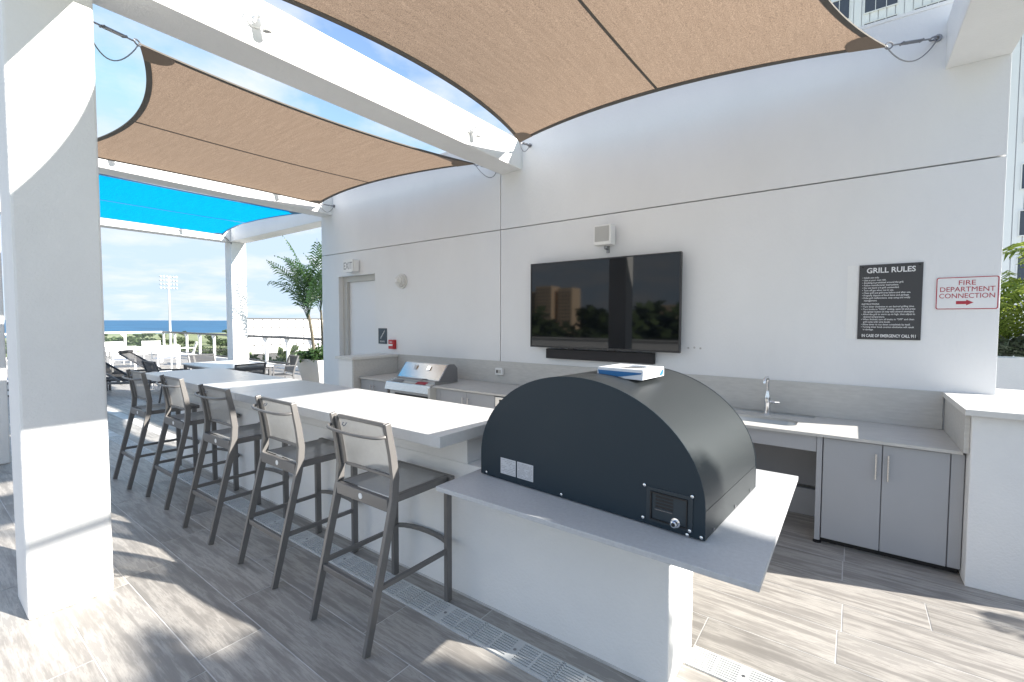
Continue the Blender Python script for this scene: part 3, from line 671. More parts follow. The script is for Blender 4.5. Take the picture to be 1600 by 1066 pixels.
for x0, kind_ in ((-0.455, 0), (-0.340, 1)):
    lb = part('label_sticker', B(x0, x0 + 0.105, -0.0012, -0.0002, 0.038, 0.122), M['label'], ov, world=False)
    pr = BM(); random.seed(3 + kind_)
    for r_ in range(9 if kind_ == 0 else 12):
        z = 0.115 - r_ * (0.0085 if kind_ == 0 else 0.0062); x = x0 + 0.006
        while x < x0 + 0.095:
            wv = random.uniform(0.004, 0.014)
            if random.random() < (0.72 if kind_ == 0 else 0.9): box(pr, x, min(x + wv, x0 + 0.099), -0.0018, -0.0013, z - 0.0022, z)
            x += wv + 0.0025
    part('print', pr, M['greyink'], lb, world=False)
random.seed(11)
for y in (0.10, 0.40, 0.66): part('screw', lathe(BM(), [(0.0068, HW), (0.0068, HW + .003), (0.003, HW + .004)], (0, y, 0.018), 10, 'x'), M['steel_dark'], ov, world=False)
# flue collar wrapped in film
CXo, CYo, CZo = 0.11, 0.33, VH + AH
fc = part('flue_collar', prism(BM(), [(x, z) for x, z in ((-0.155, -0.03), (0.165, -0.03), (0.165, 0.028), (-0.155, 0.028))], 'y', -0.14, 0.16), M['rim_white'], ov, world=False)
fc.location = (CXo, CYo + 0.01, CZo + 0.004); fc.scale = (.76, .80, .66)
rb = BM(); o_ = rrect(-0.155, 0.165, -0.14, 0.16, 0.004, 1)
outer = []; innr = []
for i in range(32):
    a = 2 * PI * i / 32; ca, sa = math.cos(a), math.sin(a); m_ = max(abs(ca), abs(sa)); outer.append((0.005 + 0.158 * ca / m_, 0.01 + 0.148 * sa / m_)); innr.append((0.005 + 0.105 * ca, 0.01 + 0.105 * sa))
A = ringplate(rb, outer, innr, 0.040); lowr = [rb.verts.new((x, y, 0.0285)) for x, y in outer]; lowi = [rb.verts.new((x, y, 0.030)) for x, y in innr]
for i in range(32):
    j = (i + 1) % 32; rb.faces.new((A[0][i], A[0][j], lowr[j], lowr[i])); rb.faces.new((A[1][i], A[1][j], lowi[j], lowi[i]))
part('flue_rim', rb, M['rim_white'], fc, world=False)
ft = BM(); lathe(ft, [(0.104, 0.0287), (0.104, 0.0295)], (0.005, 0.01, 0), 32); part('flue_opening', ft, M['steel_rough'], fc, world=False)
fl = BM(); prism(fl, [(-0.14, -0.028), (0.02, -0.018), (0.15, 0.008), (0.158, 0.018), (-0.150, 0.020)], 'y', -0.1425, -0.1402); part('blue_film', fl, M['film'], fc, world=False)
fl = BM(); prism(fl, [(0.08, -0.025), (0.14, -0.02), (0.15, 0.02), (0.13, 0.02)], 'x', 0.1652, 0.1672); part('blue_film', fl, M['film'], fc, world=False)
fl = BM(); prism(fl, [(0.02, -0.03), (0.165, -0.034), (0.165, -0.006), (0.09, -0.012)], 'y', -0.1445, -0.1427); part('white_film', fl, M['rim_white'], fc, world=False)

# ================================================================== BAR STOOLS
def bar(b, p, q, w_, h_, up_=(0, 0, 1)): return sweep(b, [p, q], w_, h_, updir=up_)
def make_stool():
    t = thing('bar_stool', 'x', 'bar stool')
    W = 0.26; m = M['stool']
    P = lambda n_, b_, **k: part(n_, b_, m, t, world=False, **k)
    for s in (-1, 1):
        x = s * (W - 0.014)
        P('leg', sweep(BM(), [(x, 0.585, 0.004), (x, 0.585, 0.735)], 0.028, 0.042, updir=(0, 1, 0)), bevel=0.003)
        P('leg', sweep(BM(), [(x, 0.0, 0.004), (x, 0.085, 0.35), (x, 0.160, 0.66), (x, 0.182, 0.76), (x, 0.190, 0.87), (x, 0.175, 0.99), (x, 0.142, 1.165)], 0.027, 0.044, updir=(0, 1, 0), scale=[.85, .95, 1, 1, 1, .95, .8]), bevel=0.003)
        o = part('foot_cap', BM(), M['rubber'], t, world=False) if False else None
        xi = s * (W - 0.040)
        P('back_frame', sweep(BM(), [(xi, 0.205, 0.86), (xi, 0.185, 1.0), (xi, 0.155, 1.150)], 0.022, 0.030, updir=(0, 1, 0)), bevel=0.003)
        P('seat_rail', B(s * (W - 0.028), s * (W - 0.062), 0.185, 0.600, 0.722, 0.762), bevel=0.004)
        P('stretcher', bar(BM(), (s * (W - 0.016), 0.090, 0.315), (s * (W - 0.016), 0.565, 0.315), 0.022, 0.026), bevel=0.003)
    P('rear_rail', B(-W + .028, W - .028, 0.150, 0.180, 0.690, 0.758), bevel=0.004)
    P('front_rail', B(-W + .0, W - .0, 0.600, 0.636, 0.728, 0.764), bevel=0.008)
    P('stretcher', bar(BM(), (-W + .028, 0.068, 0.285), (W - .028, 0.068, 0.285), 0.020, 0.034), bevel=0.003)
    P('footrest', sweep(BM(), [((W - .02) * math.cos(PI * i / 10) * 1.0, 0.585 + 0.075 * math.sin(PI * i / 10), 0.335) for i in range(11)], 0.030, 0.022), bevel=0.003)
    P('back_bow', tube(BM(), [((W - .012) * math.cos(PI * i / 14), 0.130 - 0.060 * math.sin(PI * i / 14) ** 0.7, 1.098 - 0.006 * math.sin(PI * i / 14)) for i in range(15)], 0.0095, 8), smooth=True)
    P('back_rail', B(-W + .05, W - .05, 0.148, 0.166, 1.138, 1.160), bevel=0.004)
    P('back_rail', B(-W + .05, W - .05, 0.198, 0.214, 0.852, 0.870), bevel=0.004)
    # slings
    b_ = BM(); n_ = 8; vs_ = []
    for j in range(7):
        z = 0.868 + (1.142 - 0.868) * j / 6; yy = 0.205 - 0.05 * (j / 6) ** 1.3
        vs_.append([b_.verts.new((-W + .048 + (2 * W - .096) * i / n_, yy + 0.012 * math.sin(PI * i / n_), z)) for i in range(n_ + 1)])
    for j in range(6):
        for i in range(n_): b_.faces.new((vs_[j][i], vs_[j][i + 1], vs_[j + 1][i + 1], vs_[j + 1][i]))
    part('backrest', b_, M['sling'], t, smooth='all', world=False)
    b_ = BM(); vs_ = []
    for j in range(7):
        yy = 0.178 + (0.602 - 0.178) * j / 6
        vs_.append([b_.verts.new((-W + .055 + (2 * W - .11) * i / n_, yy, 0.764 - 0.012 * math.sin(PI * i / n_) * math.sin(PI * j / 6))) for i in range(n_ + 1)])
    for j in range(6):
        for i in range(n_): b_.faces.new((vs_[j][i], vs_[j][i + 1], vs_[j + 1][i + 1], vs_[j + 1][i]))
    part('seat', b_, M['sling'], t, smooth='all', world=False)
    bd = part('badge', lathe(BM(), [(0.017, 0.150), (0.017, 0.148), (0.012, 0.147)], (0.0, 0, 0.726), 14, 'y'), M['white'], t, world=False)
    dd = BM(); tube(dd, [(-0.15, 0.148, 1.120), (-0.15, 0.140, 1.108), (-0.13, 0.138, 1.103), (-0.12, 0.140, 1.110), (-0.12, 0.148, 1.122)], 0.0035, 6)
    part('back_ring', dd, M['steel_dark'], t, world=False, smooth=True)
    return t
stool_labels = ['taupe bar stool nearest the camera, in front of the oven counter end', 'second bar stool from the camera, its back edge catching sun',
                'middle bar stool of the row of five along the bar', 'fourth bar stool from the camera, second from the far end of the row', 'farthest bar stool, close behind the big white column']
proto = make_stool()
for i, (x, y, a) in enumerate([(-2.168, 1.362, 0), (-3.139, 1.381, -0.5), (-4.098, 1.366, 1.0), (-5.136, 1.395, 0.5), (-6.02, 1.347, 0)]):
    o = proto if i == 0 else copy_tree(proto)
    o.location = (x, y, 0); o.rotation_euler = (0, 0, R(a)); o['label'] = stool_labels[i]; o['group'] = 'bar stools along the bar'

# ================================================================== DRAINS
def grate_mesh(length=0.5, wdt=0.145):
    b = BM(); n_ = 9; bw = wdt / (2 * n_ - 1)
    for i in range(n_): box(b, 0.012, length - 0.012, i * 2 * bw, i * 2 * bw + bw, -0.012, 0.0)
    for (a, c) in ((0.0025, 0.014), (length / 4 - .006, length / 4 + .006), (length / 2 - 0.022, length / 2 + 0.022), (length * .75 - .006, length * .75 + .006), (length - 0.014, length - 0.0025)):
        for i in range(n_ - 1): box(b, a, c, i * 2 * bw + bw + 0.0001, (i + 1) * 2 * bw - 0.0001, -0.0125, -0.0003)
        
    for yy in (-0.006, wdt): box(b, 0.0025, length - 0.0025, yy, yy + 0.006, -0.02, 0.0005)
    return b
def drain(name, label, x0, x1, y0):
    t = thing(name, label, 'drain', (x0, y0, 0))
    part('trough', B(x0, x1, y0, y0 + 0.157, -0.0055, -0.0040), M['trough'], t)
    g = finish('grate', grate_mesh(), M['tread']); first = True
    bolt = finish('bolt', lathe(BM(), [(0.009, -0.002), (0.009, 0.001), (0.004, 0.0015)], n=10), M['steel_dark'])
    k = 0; x = x0
    while x + 0.5 <= x1 + 1e-6:
        c = g if first else g.copy(); q = bolt if first else bolt.copy()
        if not first: COL.objects.link(c); COL.objects.link(q)
        first = False
        c.parent = t; c.location = (x - x0, 0.006, 0.008); q.parent = c; q.location = (0.25, 0.0725, 0.0)
        x += 0.5
# the troughs cut out of the tile bed are narrow gaps between the tile rows
drain('floor_drain', 'long white slotted floor drain running in front of the bar', -8.6, 3.0 - 0.1, 1.773)
drain('floor_drain', 'short white floor drain past the sunlit end of the bar island', -0.62, 2.88, 2.283)

# ================================================================== SHADE SAILS
def coons(edges, u, v):
    c0, c1, d0, d1 = edges       # c0(u) v=0, c1(u) v=1, d0(v) u=0, d1(v) u=1
    return (1 - v) * c0(u) + v * c1(u) + (1 - u) * d0(v) + u * d1(v) - ((1 - u) * (1 - v) * c0(0) + u * (1 - v) * c0(1) + (1 - u) * v * c1(0) + u * v * c1(1))
def make_sail(label, corners, sag, mat, anchors, seam_v, seam_axis='u', N_=28, webm='webbing', group=None, dip=0.0, web=0.045, name='shade_sail'):
    P00, P10, P11, P01 = [Vector(c) for c in corners]; cen = (P00 + P10 + P11 + P01) / 4
    def edge(a, c, s):
        inward = (cen - (a + c) / 2); inward.z = 0; inward.normalize(); Ln = (c - a).length
        return lambda t: a.lerp(c, t) + inward * (4 * t * (1 - t)) * s * Ln
    E_ = (edge(P00, P10, sag[0]), edge(P01, P11, sag[2]), edge(P00, P01, sag[3]), edge(P10, P11, sag[1]))
    S = lambda u, v: coons(E_, u, v) + Vector((0, 0, -dip * 16 * u * (1 - u) * v * (1 - v)))
    t = thing(name, label, 'shade sail', tuple(cen), group=group)
    b = BM(); g = [[b.verts.new(S(i / N_, j / N_)) for i in range(N_ + 1)] for j in range(N_ + 1)]
    for j in range(N_):
        for i in range(N_): b.faces.new((g[j][i], g[j][i + 1], g[j + 1][i + 1], g[j + 1][i]))
    part('fabric', b, M[mat], t, smooth='all')
    wb = BM(); n_ = 48
    for fn, ins in ((lambda s: S(s, 0), lambda s, d: S(s, d)), (lambda s: S(s, 1), lambda s, d: S(s, 1 - d)), (lambda s: S(0, s), lambda s, d: S(d, s)), (lambda s: S(1, s), lambda s, d: S(1 - d, s))):
        A_ = []
        for i in range(n_ + 1):
            s = i / n_; p = fn(s); q = ins(s, 0.03); d = (q - p)
            d = d.normalized() * web if d.length > 1e-4 else Vector()
            A_.append((wb.verts.new(p + Vector((0, 0, -.006))), wb.verts.new(p + d + Vector((0, 0, -.006))), wb.verts.new(p + d + Vector((0, 0, .006))), wb.verts.new(p + Vector((0, 0, .006)))))
        for a, c in zip(A_, A_[1:]):
            for k in range(4): wb.faces.new((a[k], a[(k + 1) % 4], c[(k + 1) % 4], c[k]))
    part('edge_webbing', wb, M[webm], t)
    sb_ = BM(); pts = []
    for i in range(n_ + 1):
        s = i / n_; pts.append((S(seam_v, s) if seam_axis == 'v' else S(s, seam_v)) + Vector((0, 0, -.004)))
    sweep(sb_, pts, 0.022, 0.004); part('seam', sb_, M[webm], t)
    for (cu, cv) in ((0, 0), (1, 0), (1, 1), (0, 1)):
        pb = BM(); gg = []
        for j in range(7):
            row = []
            for i in range(7):
                a = (PI / 2) * i / 6; rr = 0.068 * j / 6
                u = abs(cu - rr * math.cos(a)); v = abs(cv - rr * math.sin(a)); row.append(pb.verts.new(S(u, v) + Vector((0, 0, -.009))))
            gg.append(row)
        for j in range(6):
            for i in range(6):
                try: pb.faces.new((gg[j][i], gg[j][i + 1], gg[j + 1][i + 1], gg[j + 1][i]))
                except ValueError: pass
        bmesh.ops.remove_doubles(pb, verts=pb.verts, dist=1e-4)
        part('corner_patch', pb, M['patch' if webm == 'webbing' else webm], t, smooth='all')
    return t
def rigging(label, c, a, slack=0.12, side=(0, 0, -1)):
    """corner ring, shackles, turnbuckle and slack safety cable from sail corner c to wall or column anchor a"""
    c, a = Vector(c), Vector(a); d = (a - c); Ln = d.length; dn = d.normalized()
    t = thing('sail_rigging', label, 'rigging', tuple(a), group='steel fixings of the shade sails')
    pl = BM(); ball(pl, a - dn * 0.012, 0.010, 1); lathe(pl, [(0.026, -0.004), (0.026, 0.008)], tuple(a), 14, 'y'); part('anchor_plate', pl, M['steel_dark'], t)
    def ring(p, r, w_=0.006, nrm=Vector((1, 0, 0))):
        b = BM(); s = dn; u = nrm.cross(dn).normalized()
        tube(b, [p + s * math.cos(2 * PI * i / 12) * r * 1.5 + u * math.sin(2 * PI * i / 12) * r for i in range(13)], w_, 6); return b
    part('shackle', ring(c + dn * 0.02, 0.022), M['steel_dark'], t, smooth=True)
    part('shackle', ring(a - dn * 0.035, 0.022, nrm=Vector((0, 0.3, 1))), M['steel_dark'], t, smooth=True)
    p, q = c + dn * 0.05, a - dn * 0.06
    b = BM(); u = dn.cross(Vector((0, 0, 1))).normalized() * 0.014
    tube(b, [p, q], 0.006, 6)
    m0, m1 = p.lerp(q, .25), p.lerp(q, .75)
    for s in (-1, 1): tube(b, [m0 + u * s, m1 + u * s], 0.007, 6)
    for m_ in (m0, m1): tube(b, [m_ - u * 1.2, m_ + u * 1.2], 0.010, 8)
    part('turnbuckle', b, M['steel_dark'], t, smooth=True)
    b = BM(); sv = Vector(side)
    tube(b, [c.lerp(a, i / 16) + sv * slack * math.sin(PI * i / 16) ** 0.8 for i in range(17)], 0.0045, 6)
    part('safety_cable', b, M['steel_dark'], t, smooth=True)
    return t
# big brown sail over the camera
S1 = [(-3.305, 4.60, 3.87), (0.149, 4.60, 3.81), (0.18, 0.95, 3.85), (-3.25, 0.95, 3.80)]
make_sail('large brown shade sail overhead between the wall and the near columns', S1, (0.085, 0.13, 0.09, 0.085), 'sail_brown_b', None, 0.52, 'v', dip=-0.10)
S2 = [(-7.70, 4.60, 3.78), (-4.05, 4.62, 3.765), (-4.33, 1.16, 3.76), (-7.60, 1.18, 3.70)]
make_sail('brown shade sail beyond the big ceiling beam with curved left edge', S2, (0.07, 0.055, 0.10, 0.02), 'sail_brown', None, 0.5, 'v', dip=0.0)
S3 = [(-12.05, 4.72, 3.72), (-8.38, 4.72, 3.74), (-8.45, 1.2, 3.74), (-12.05, 1.2, 3.72)]
make_sail('bright blue shade sail farthest away, above the dining table', S3, (0.07, 0.04, 0.07, 0.02), 'sail_blue', None, 0.5, 'v', webm='film', web=0.03)
rigging('steel shackles hanging the tip of the large brown sail beside the beam end', S1[0], (-3.36, YW - .01, 3.93), 0.10, (0, -0.2, -1))
rigging('turnbuckle and looped cable tying the large brown sail to the wall at upper right', S1[1], (0.47, YW - .01, 3.90), 0.16, (0, -0.2, -1))
rigging('shackles tying the nearer brown sail corner behind the big beam', S2[1], (-3.90, YW - .01, 3.72), 0.15, (0.4, -0.1, -1))
rigging('shackles and cable at the far wall corner of the second brown sail', S2[0], (-7.72, YW - .01, 3.80), 0.14, (0.3, -0.2, -1))
rigging('turnbuckle and slack cable beside the top of the big white column', S2[2], (-3.98, 0.78, 3.62), 0.16, (-0.6, 0, -1))
rigging('small fixing holding the blue sail at the far white column', S3[0], (-12.40, 5.04, 3.60), 0.05)
rigging('small fixing holding the blue sail to the second beam', S3[1], (-8.16, YW - .1, 3.74), 0.05)

# spot lights on the beams
def spot(x, y, z, label, d=1):
    t = thing('beam_spotlight', label, 'spotlight', (x, y, z), group='white spotlights on the beams')
    part('mounting_plate', lathe(BM(), [(0.05, 0), (0.05, 0.012), (0.042, 0.016)], n=18, axis='x'), M['white_metal'], t, smooth=True, world=False)
    part('bracket', tube(BM(), [(0.01, 0, 0.0), (0.06, 0.0, 0.01), (0.075, 0.02, 0.01)], 0.010, 8), M['white_metal'], t, smooth=True, world=False)
    b = BM(); lathe(b, [(0.030, 0.075), (0.034, 0.070), (0.034, -0.065), (0.029, -0.070), (0.028, -0.055)], n=18)
    h = part('lamp_body', b, M['white_metal'], t, smooth=True, world=False); h.location = (0.085, 0.045, -0.01); h.rotation_euler = (R(8), R(6), 0)
    le = part('lens', lathe(BM(), [(0.027, -0.056), (0.027, -0.058)], n=16), M['cab_dark'], h, world=False)
    b = BM(); tube(b, [(0.005, -0.05, 0.05), (0.05, -0.06, 0.02), (0.05, -0.045, -0.02), (0.04, -0.01, -0.03), (0.06, 0, 0)], 0.005, 6); part('cable', b, M['white_metal'], t, smooth=True, world=False)
spot(-3.485, 1.60, 3.83, 'white spotlight on the big beam near the big column')
spot(-3.485, 3.90, 3.83, 'white spotlight on the big beam near the wall')
spot(-7.785, 1.73, 3.83, 'white spotlight on the second beam just right of the big column')
spot(-7.785, 3.86, 3.83, 'white spotlight on the second beam near its wall end')
spot(-12.45, 3.98, 3.80, 'white spotlight on the farthest beam under the blue sail')

# ================================================================== DECK FURNITURE
def make_chair(frame, sling, label, arms=True):
    t = thing('dining_chair', label, 'chair'); W = 0.28
    P = lambda n_, b_, **k: part(n_, b_, frame, t, world=False, **k)
    for s in (-1, 1):
        x = s * W
        P('leg', sweep(BM(), [(x, 0.24, 0), (x, 0.23, 0.42), (x, 0.22, 0.63)], 0.028, 0.028, updir=(0, 1, 0)))
        P('leg', sweep(BM(), [(x, -0.27, 0), (x, -0.20, 0.42), (x, -0.25, 0.63), (x, -0.33, 0.87)], 0.028, 0.030, updir=(0, 1, 0)))
        P('armrest', sweep(BM(), [(x, 0.24, 0.64), (x, 0.0, 0.655), (x, -0.26, 0.645)], 0.045, 0.022))
        P('seat_rail', sweep(BM(), [(s * (W - .03), 0.24, 0.43), (s * (W - .03), -0.20, 0.41)], 0.025, 0.03))
    P('crossbar', B(-W, W, -0.32, -0.30, 0.845, 0.87)); P('crossbar', B(-W, W, 0.215, 0.24, 0.41, 0.44))
    b = BM(); v = [b.verts.new(p) for p in ((-W + .03, .23, .445), (W - .03, .23, .445), (W - .03, -.2, .425), (-W + .03, -.2, .425))]; b.faces.new(v); part('seat', b, sling, t, world=False)
    b = BM(); v = [b.verts.new(p) for p in ((-W + .015, -.205, .47), (W - .015, -.205, .47), (W - .015, -.318, .85), (-W + .015, -.318, .85))]; b.faces.new(v); part('backrest', b, sling, t, world=False)
    return t
def make_table(x, y, lx, ly, h, frame, topm, label, rz=0):
    t = thing('dining_table', label, 'table', (x, y, 0), rz)
    part('tabletop', B(-lx / 2, lx / 2, -ly / 2, ly / 2, h - 0.03, h), topm, t, world=False, bevel=0.004)
    for sx in (-1, 1):
        for sy in (-1, 1): part('leg', B(sx * (lx / 2 - .03), sx * (lx / 2 - .08), sy * (ly / 2 - .03), sy * (ly / 2 - .08), 0, h - 0.03), frame, t, world=False)
    part('apron', B(-lx / 2 + .04, lx / 2 - .04, -ly / 2 + .04, ly / 2 - .04, h - 0.09, h - 0.031), frame, t, world=False)
    return t
make_table(-10.95, 4.30, 2.0, 1.05, 0.74, M['frame_grey'], M['quartz'], 'grey dining table with pale top beyond the far end of the bar')
cg = make_chair(M['frame_grey'], M['sling_dark'], 'dark grey sling chair on the camera side of the far dining table')
cg.location = (-9.55, 4.02, 0); cg.rotation_euler = (0, 0, R(95)); cg['group'] = 'grey chairs around the dining table'
for (x, y, rz, lab) in ((-12.35, 4.45, -85, 'dark grey chair at the far left end of the grey dining table'),
                        (-10.75, 5.35, 172, 'dark grey armchair on the planter side of the grey dining table'),
                        (-11.4, 3.35, 5, 'dark grey chair tucked at the lounger side of the grey dining table')):
    c = copy_tree(cg); c.location = (x, y, 0); c.rotation_euler = (0, 0, R(rz)); c['label'] = lab
cw = make_chair(M['white_metal'], M['sling_w'], 'white sling chair, back to the camera, at the sunlit white table')
cw.location = (-18.7, 4.35, 0); cw.rotation_euler = (0, 0, R(80)); cw['group'] = 'white chairs around the sunlit table'
make_table(-20.2, 5.2, 2.2, 1.1, 0.74, M['white_metal'], M['white_metal'], 'white dining table in the sun at the far corner of the deck', rz=R(70))
for (x, y, rz, lab) in ((-20.6, 4.05, 25, 'white sling chair at the left side of the sunlit white table'), (-18.4, 5.35, 95, 'white sling chair at the right front of the sunlit white table'),
                        (-20.3, 6.6, 165, 'white armchair turned away at the railing side of the white table'), (-22.2, 5.0, -80, 'white sling chair behind the sunlit white table'),
                        (-22.0, 6.0, -100, 'white sling chair at the far corner of the white table')):
    c = copy_tree(cw); c.location = (x, y, 0); c.rotation_euler = (0, 0, R(rz)); c['label'] = lab
def make_lounger():
    t = thing('sun_lounger', 'x', 'sun lounger')
    f = M['frame_grey']; W = 0.33
    for s in (-1, 1):
        part('side_rail', B(s * W, s * (W - .035), -0.95, 1.0, 0.27, 0.32), f, t, world=False)
        part('backrest_rail', sweep(BM(), [(s * (W - .06), 0.15, 0.33), (s * (W - .06), 0.85, 0.80)], 0.03, 0.04), f, t, world=False)
        part('leg', B(s * W, s * (W - .035), 0.70, 0.74, 0.05, 0.27), f, t, world=False)
        part('leg', B(s * W, s * (W - .035), -0.75, -0.71, 0.0, 0.27), f, t, world=False)
        part('wheel', lathe(BM(), [(0.085, -0.018), (0.085, 0.018)], (s * (W + 0.02), 0.80, 0.086), 20, 'x'), M['rubber'], t, world=False)
        part('hub', lathe(BM(), [(0.045, -0.020), (0.045, 0.020)], (s * (W + 0.02), 0.80, 0.086), 16, 'x'), M['white'], t, world=False)
    b = BM(); v = [b.verts.new(p) for p in ((-W + .03, -.93, .325), (W - .03, -.93, .325), (W - .03, .15, .325), (-W + .03, .15, .325))]; b.faces.new(v)
    bmesh.ops.solidify(b, geom=b.faces[:], thickness=0.03); part('seat', b, M['sling_dark'], t, world=False)
    b = BM(); v = [b.verts.new(p) for p in ((-W + .06, .16, .34), (W - .06, .16, .34), (W - .06, .86, .82), (-W + .06, .86, .82))]; b.faces.new(v)
    bmesh.ops.solidify(b, geom=b.faces[:], thickness=0.03); part('backrest', b, M['sling_dark'], t, world=False)
    part('headrest', tube(BM(), [(-W + .06, .84, .84), (W - .06, .84, .84)], 0.045, 10), M['sling_dark'], t, world=False, smooth=True)
    part('crossbar', B(-W, W, -.96, -.93, .27, .32), f, t, world=False)
    return t
lg = make_lounger()
for i, (x, y, rz, lab) in enumerate(((-13.2, 3.25, 140, 'dark sun lounger nearest the bar, its wheel showing left of the stools'), (-15.2, 4.35, 140, 'dark sun lounger in the middle with raised backrest'),
                                     (-14.6, 2.3, 140, 'dark sun lounger at the left, partly behind the big column'))):
    o = lg if i == 0 else copy_tree(lg); o.location = (x, y, 0); o.rotation_euler = (0, 0, R(rz)); o['label'] = lab; o['group'] = 'sun loungers on the deck'
sdt = thing('side_table', 'small white side table standing between the sun loungers', 'side table', (-13.6, 3.95, 0))
part('tabletop', B(-.22, .22, -.22, .22, .40, .43), M['white_metal'], sdt, world=False, bevel=0.003)
for sx in (-1, 1):
    for sy in (-1, 1): part('leg', B(sx * .21, sx * .18, sy * .21, sy * .18, 0, .40), M['white_metal'], sdt, world=False)

# railing
ra = thing('deck_railing', 'grey metal railing with glass panes around the far edge of the deck', 'railing', (-20, 8.2, 0))
RX, RY = -28.3, 8.2
part('curb', B(RX - .1, 3.2, RY - .1, RY + .1, 0, 0.12), M['stucco'], ra); part('curb', B(RX - .1, RX + .1, -6.4, RY - .1, 0, 0.12), M['stucco'], ra)
part('top_rail', B(RX - .05, -7.0, RY - .06, RY + .06, 1.05, 1.13), M['frame_grey'], ra, bevel=0.004); part('top_rail', B(RX - .06, RX + .06, -6.4, RY - .061, 1.05, 1.13), M['white_metal'], ra)
part('bottom_rail', B(RX, -7.0, RY - .02, RY + .02, 0.17, 0.21), M['frame_grey'], ra)
pb = finish('post', prism(BM(), [(-.045, .12), (.045, .12), (.045, 1.05), (-.16, 1.05), (-.16, .99), (-.045, .86)], 'y', -.04, .04), M['white_metal'])
first = True
xs = [RX + 1.55 * i for i in range(14)]
for x in xs:
    o = pb if first else pb.copy()
    if not first: COL.objects.link(o)
    first = False; o.parent = ra; o.location = Vector((x + .03, RY, 0)) - Vector(ra.location)
    g_ = part('glass_pane', B(x + 0.09, x + 1.49, RY - .006, RY + .006, 0.22, 1.03), M['glass'], ra)
for i in range(9):
    yv = RY - 1.55 * (i + 1)
    o = pb.copy(); COL.objects.link(o); o.parent = ra; o.location = Vector((RX, yv, 0)) - Vector(ra.location); o.rotation_euler = (0, 0, PI / 2)
    part('glass_pane', B(RX - .006, RX + .006, yv + 0.06, yv + 1.46, 0.14, 1.03), M['glass'], ra)

# ================================================================== PLANTS
def frond(L_, curl, leaf, n_=26, w_=0.34, taper=True, lw=0.016):
    """one feather leaf: arching rib with paired leaflets, starts at origin heading +y/up"""
    b = BM(); pts = []
    for i in range(n_ + 1):
        s = i / n_; a = R(80) - curl * s ** 1.4
        pts.append(pts[-1] + Vector((0, math.cos(a), math.sin(a))) * L_ / n_ if pts else Vector((0, 0, 0)))
    sweep(b, pts[::3] + [pts[-1]], 0.014, 0.010, scale=[1 - 0.75 * i / (len(pts[::3])) for i in range(len(pts[::3]) + 1)])
    for i in range(4, n_ + 1):
        s = i / n_; ll = w_ * (math.sin(PI * min(1, 0.12 + s * 0.92)) ** 0.6) * random.uniform(.85, 1.1)
        p = pts[i]; d = (pts[i] - pts[i - 1]).normalized()
        for sd in (-1, 1):
            dr = (Vector((sd, 0, 0)) * 0.8 + d * 0.75 + Vector((0, 0, random.uniform(0.0, 0.35)))).normalized()
            q = p + dr * ll * 0.55; e = p + dr * ll + Vector((0, 0, -0.30 * ll - random.uniform(0, .05)))
            s_ = d * lw
            v = [b.verts.new(x) for x in (p - s_ * .4, p + s_ * .4, q + s_, q - s_, e)]
            b.faces.new((v[0], v[1], v[2], v[3])); b.faces.new((v[3], v[2], v[4]))
    return b
def frond_mesh(mat, L_, curl, **k):
    bm = frond(L_, curl, mat, **k); me = D.meshes.new('frond'); bm.to_mesh(me); bm.free(); me.materials.append(mat); return me
random.seed(21)
FR = {'dark': [frond_mesh(M['leaf'], 1.7, R(c), lw=0.019, w_=0.36) for c in (34, 56, 84)], 'bright': [frond_mesh(M['leaf_bright'], 1.6, R(c), w_=0.40, lw=0.02) for c in (75, 100, 125)]}
def palm(root, stems, fr, z0, crown=9, fscale=1.0, lean=0.12, tilt=(-6, 34)):
    """stems: list of (dx, dy, height)"""
    for (dx, dy, h) in stems:
        lx, ly = dx * lean * 3, dy * lean * 3
        pts = [Vector((dx + lx * s * s * 3, dy + ly * s * s * 3, z0 + h * s)) for s in (i / 6 for i in range(7))]
        part('stem', tube(BM(), pts, 0.032, 8, scale=[1.25, 1, .95, .9, .9, .8, .7]), M['bark'], root, smooth=True, world=False)
        for k in range(crown):
            o = D.objects.new('frond', random.choice(FR[fr])); COL.objects.link(o); o.parent = root
            o.location = pts[-1] + Vector((0, 0, -0.05 * (k % 3)))
            o.rotation_euler = (R(random.uniform(*tilt)), R(random.uniform(-8, 8)), 2 * PI * k / crown + random.uniform(-.3, .3)); s = fscale * random.uniform(.8, 1.12); o.scale = (s, s, s)
def shrub_mass(cx, cy, cz, rx, ry, rz, n_, size, seed=1):
    random.seed(seed); b = BM()
    for i in range(n_):
        while True:
            p = Vector((random.uniform(-1, 1), random.uniform(-1, 1), random.uniform(-.6, 1)))
            if 0.35 < p.length < 1: break
        bump_ = 0.8 + 0.45 * noise.noise(p * 2.3)
        p = Vector((p.x * rx * bump_, p.y * ry * bump_, p.z * rz * bump_)) + Vector((cx, cy, cz))
        a = Vector((random.gauss(0, 1), random.gauss(0, 1), random.gauss(0, .7))).normalized(); c = a.cross(Vector((random.random(), random.random(), 1))).normalized()
        s = size * random.uniform(.6, 1.3)
        b.faces.new([b.verts.new(q) for q in (p - a * s, p - c * s * .45, p + a * s, p + c * s * .45)])
    return b
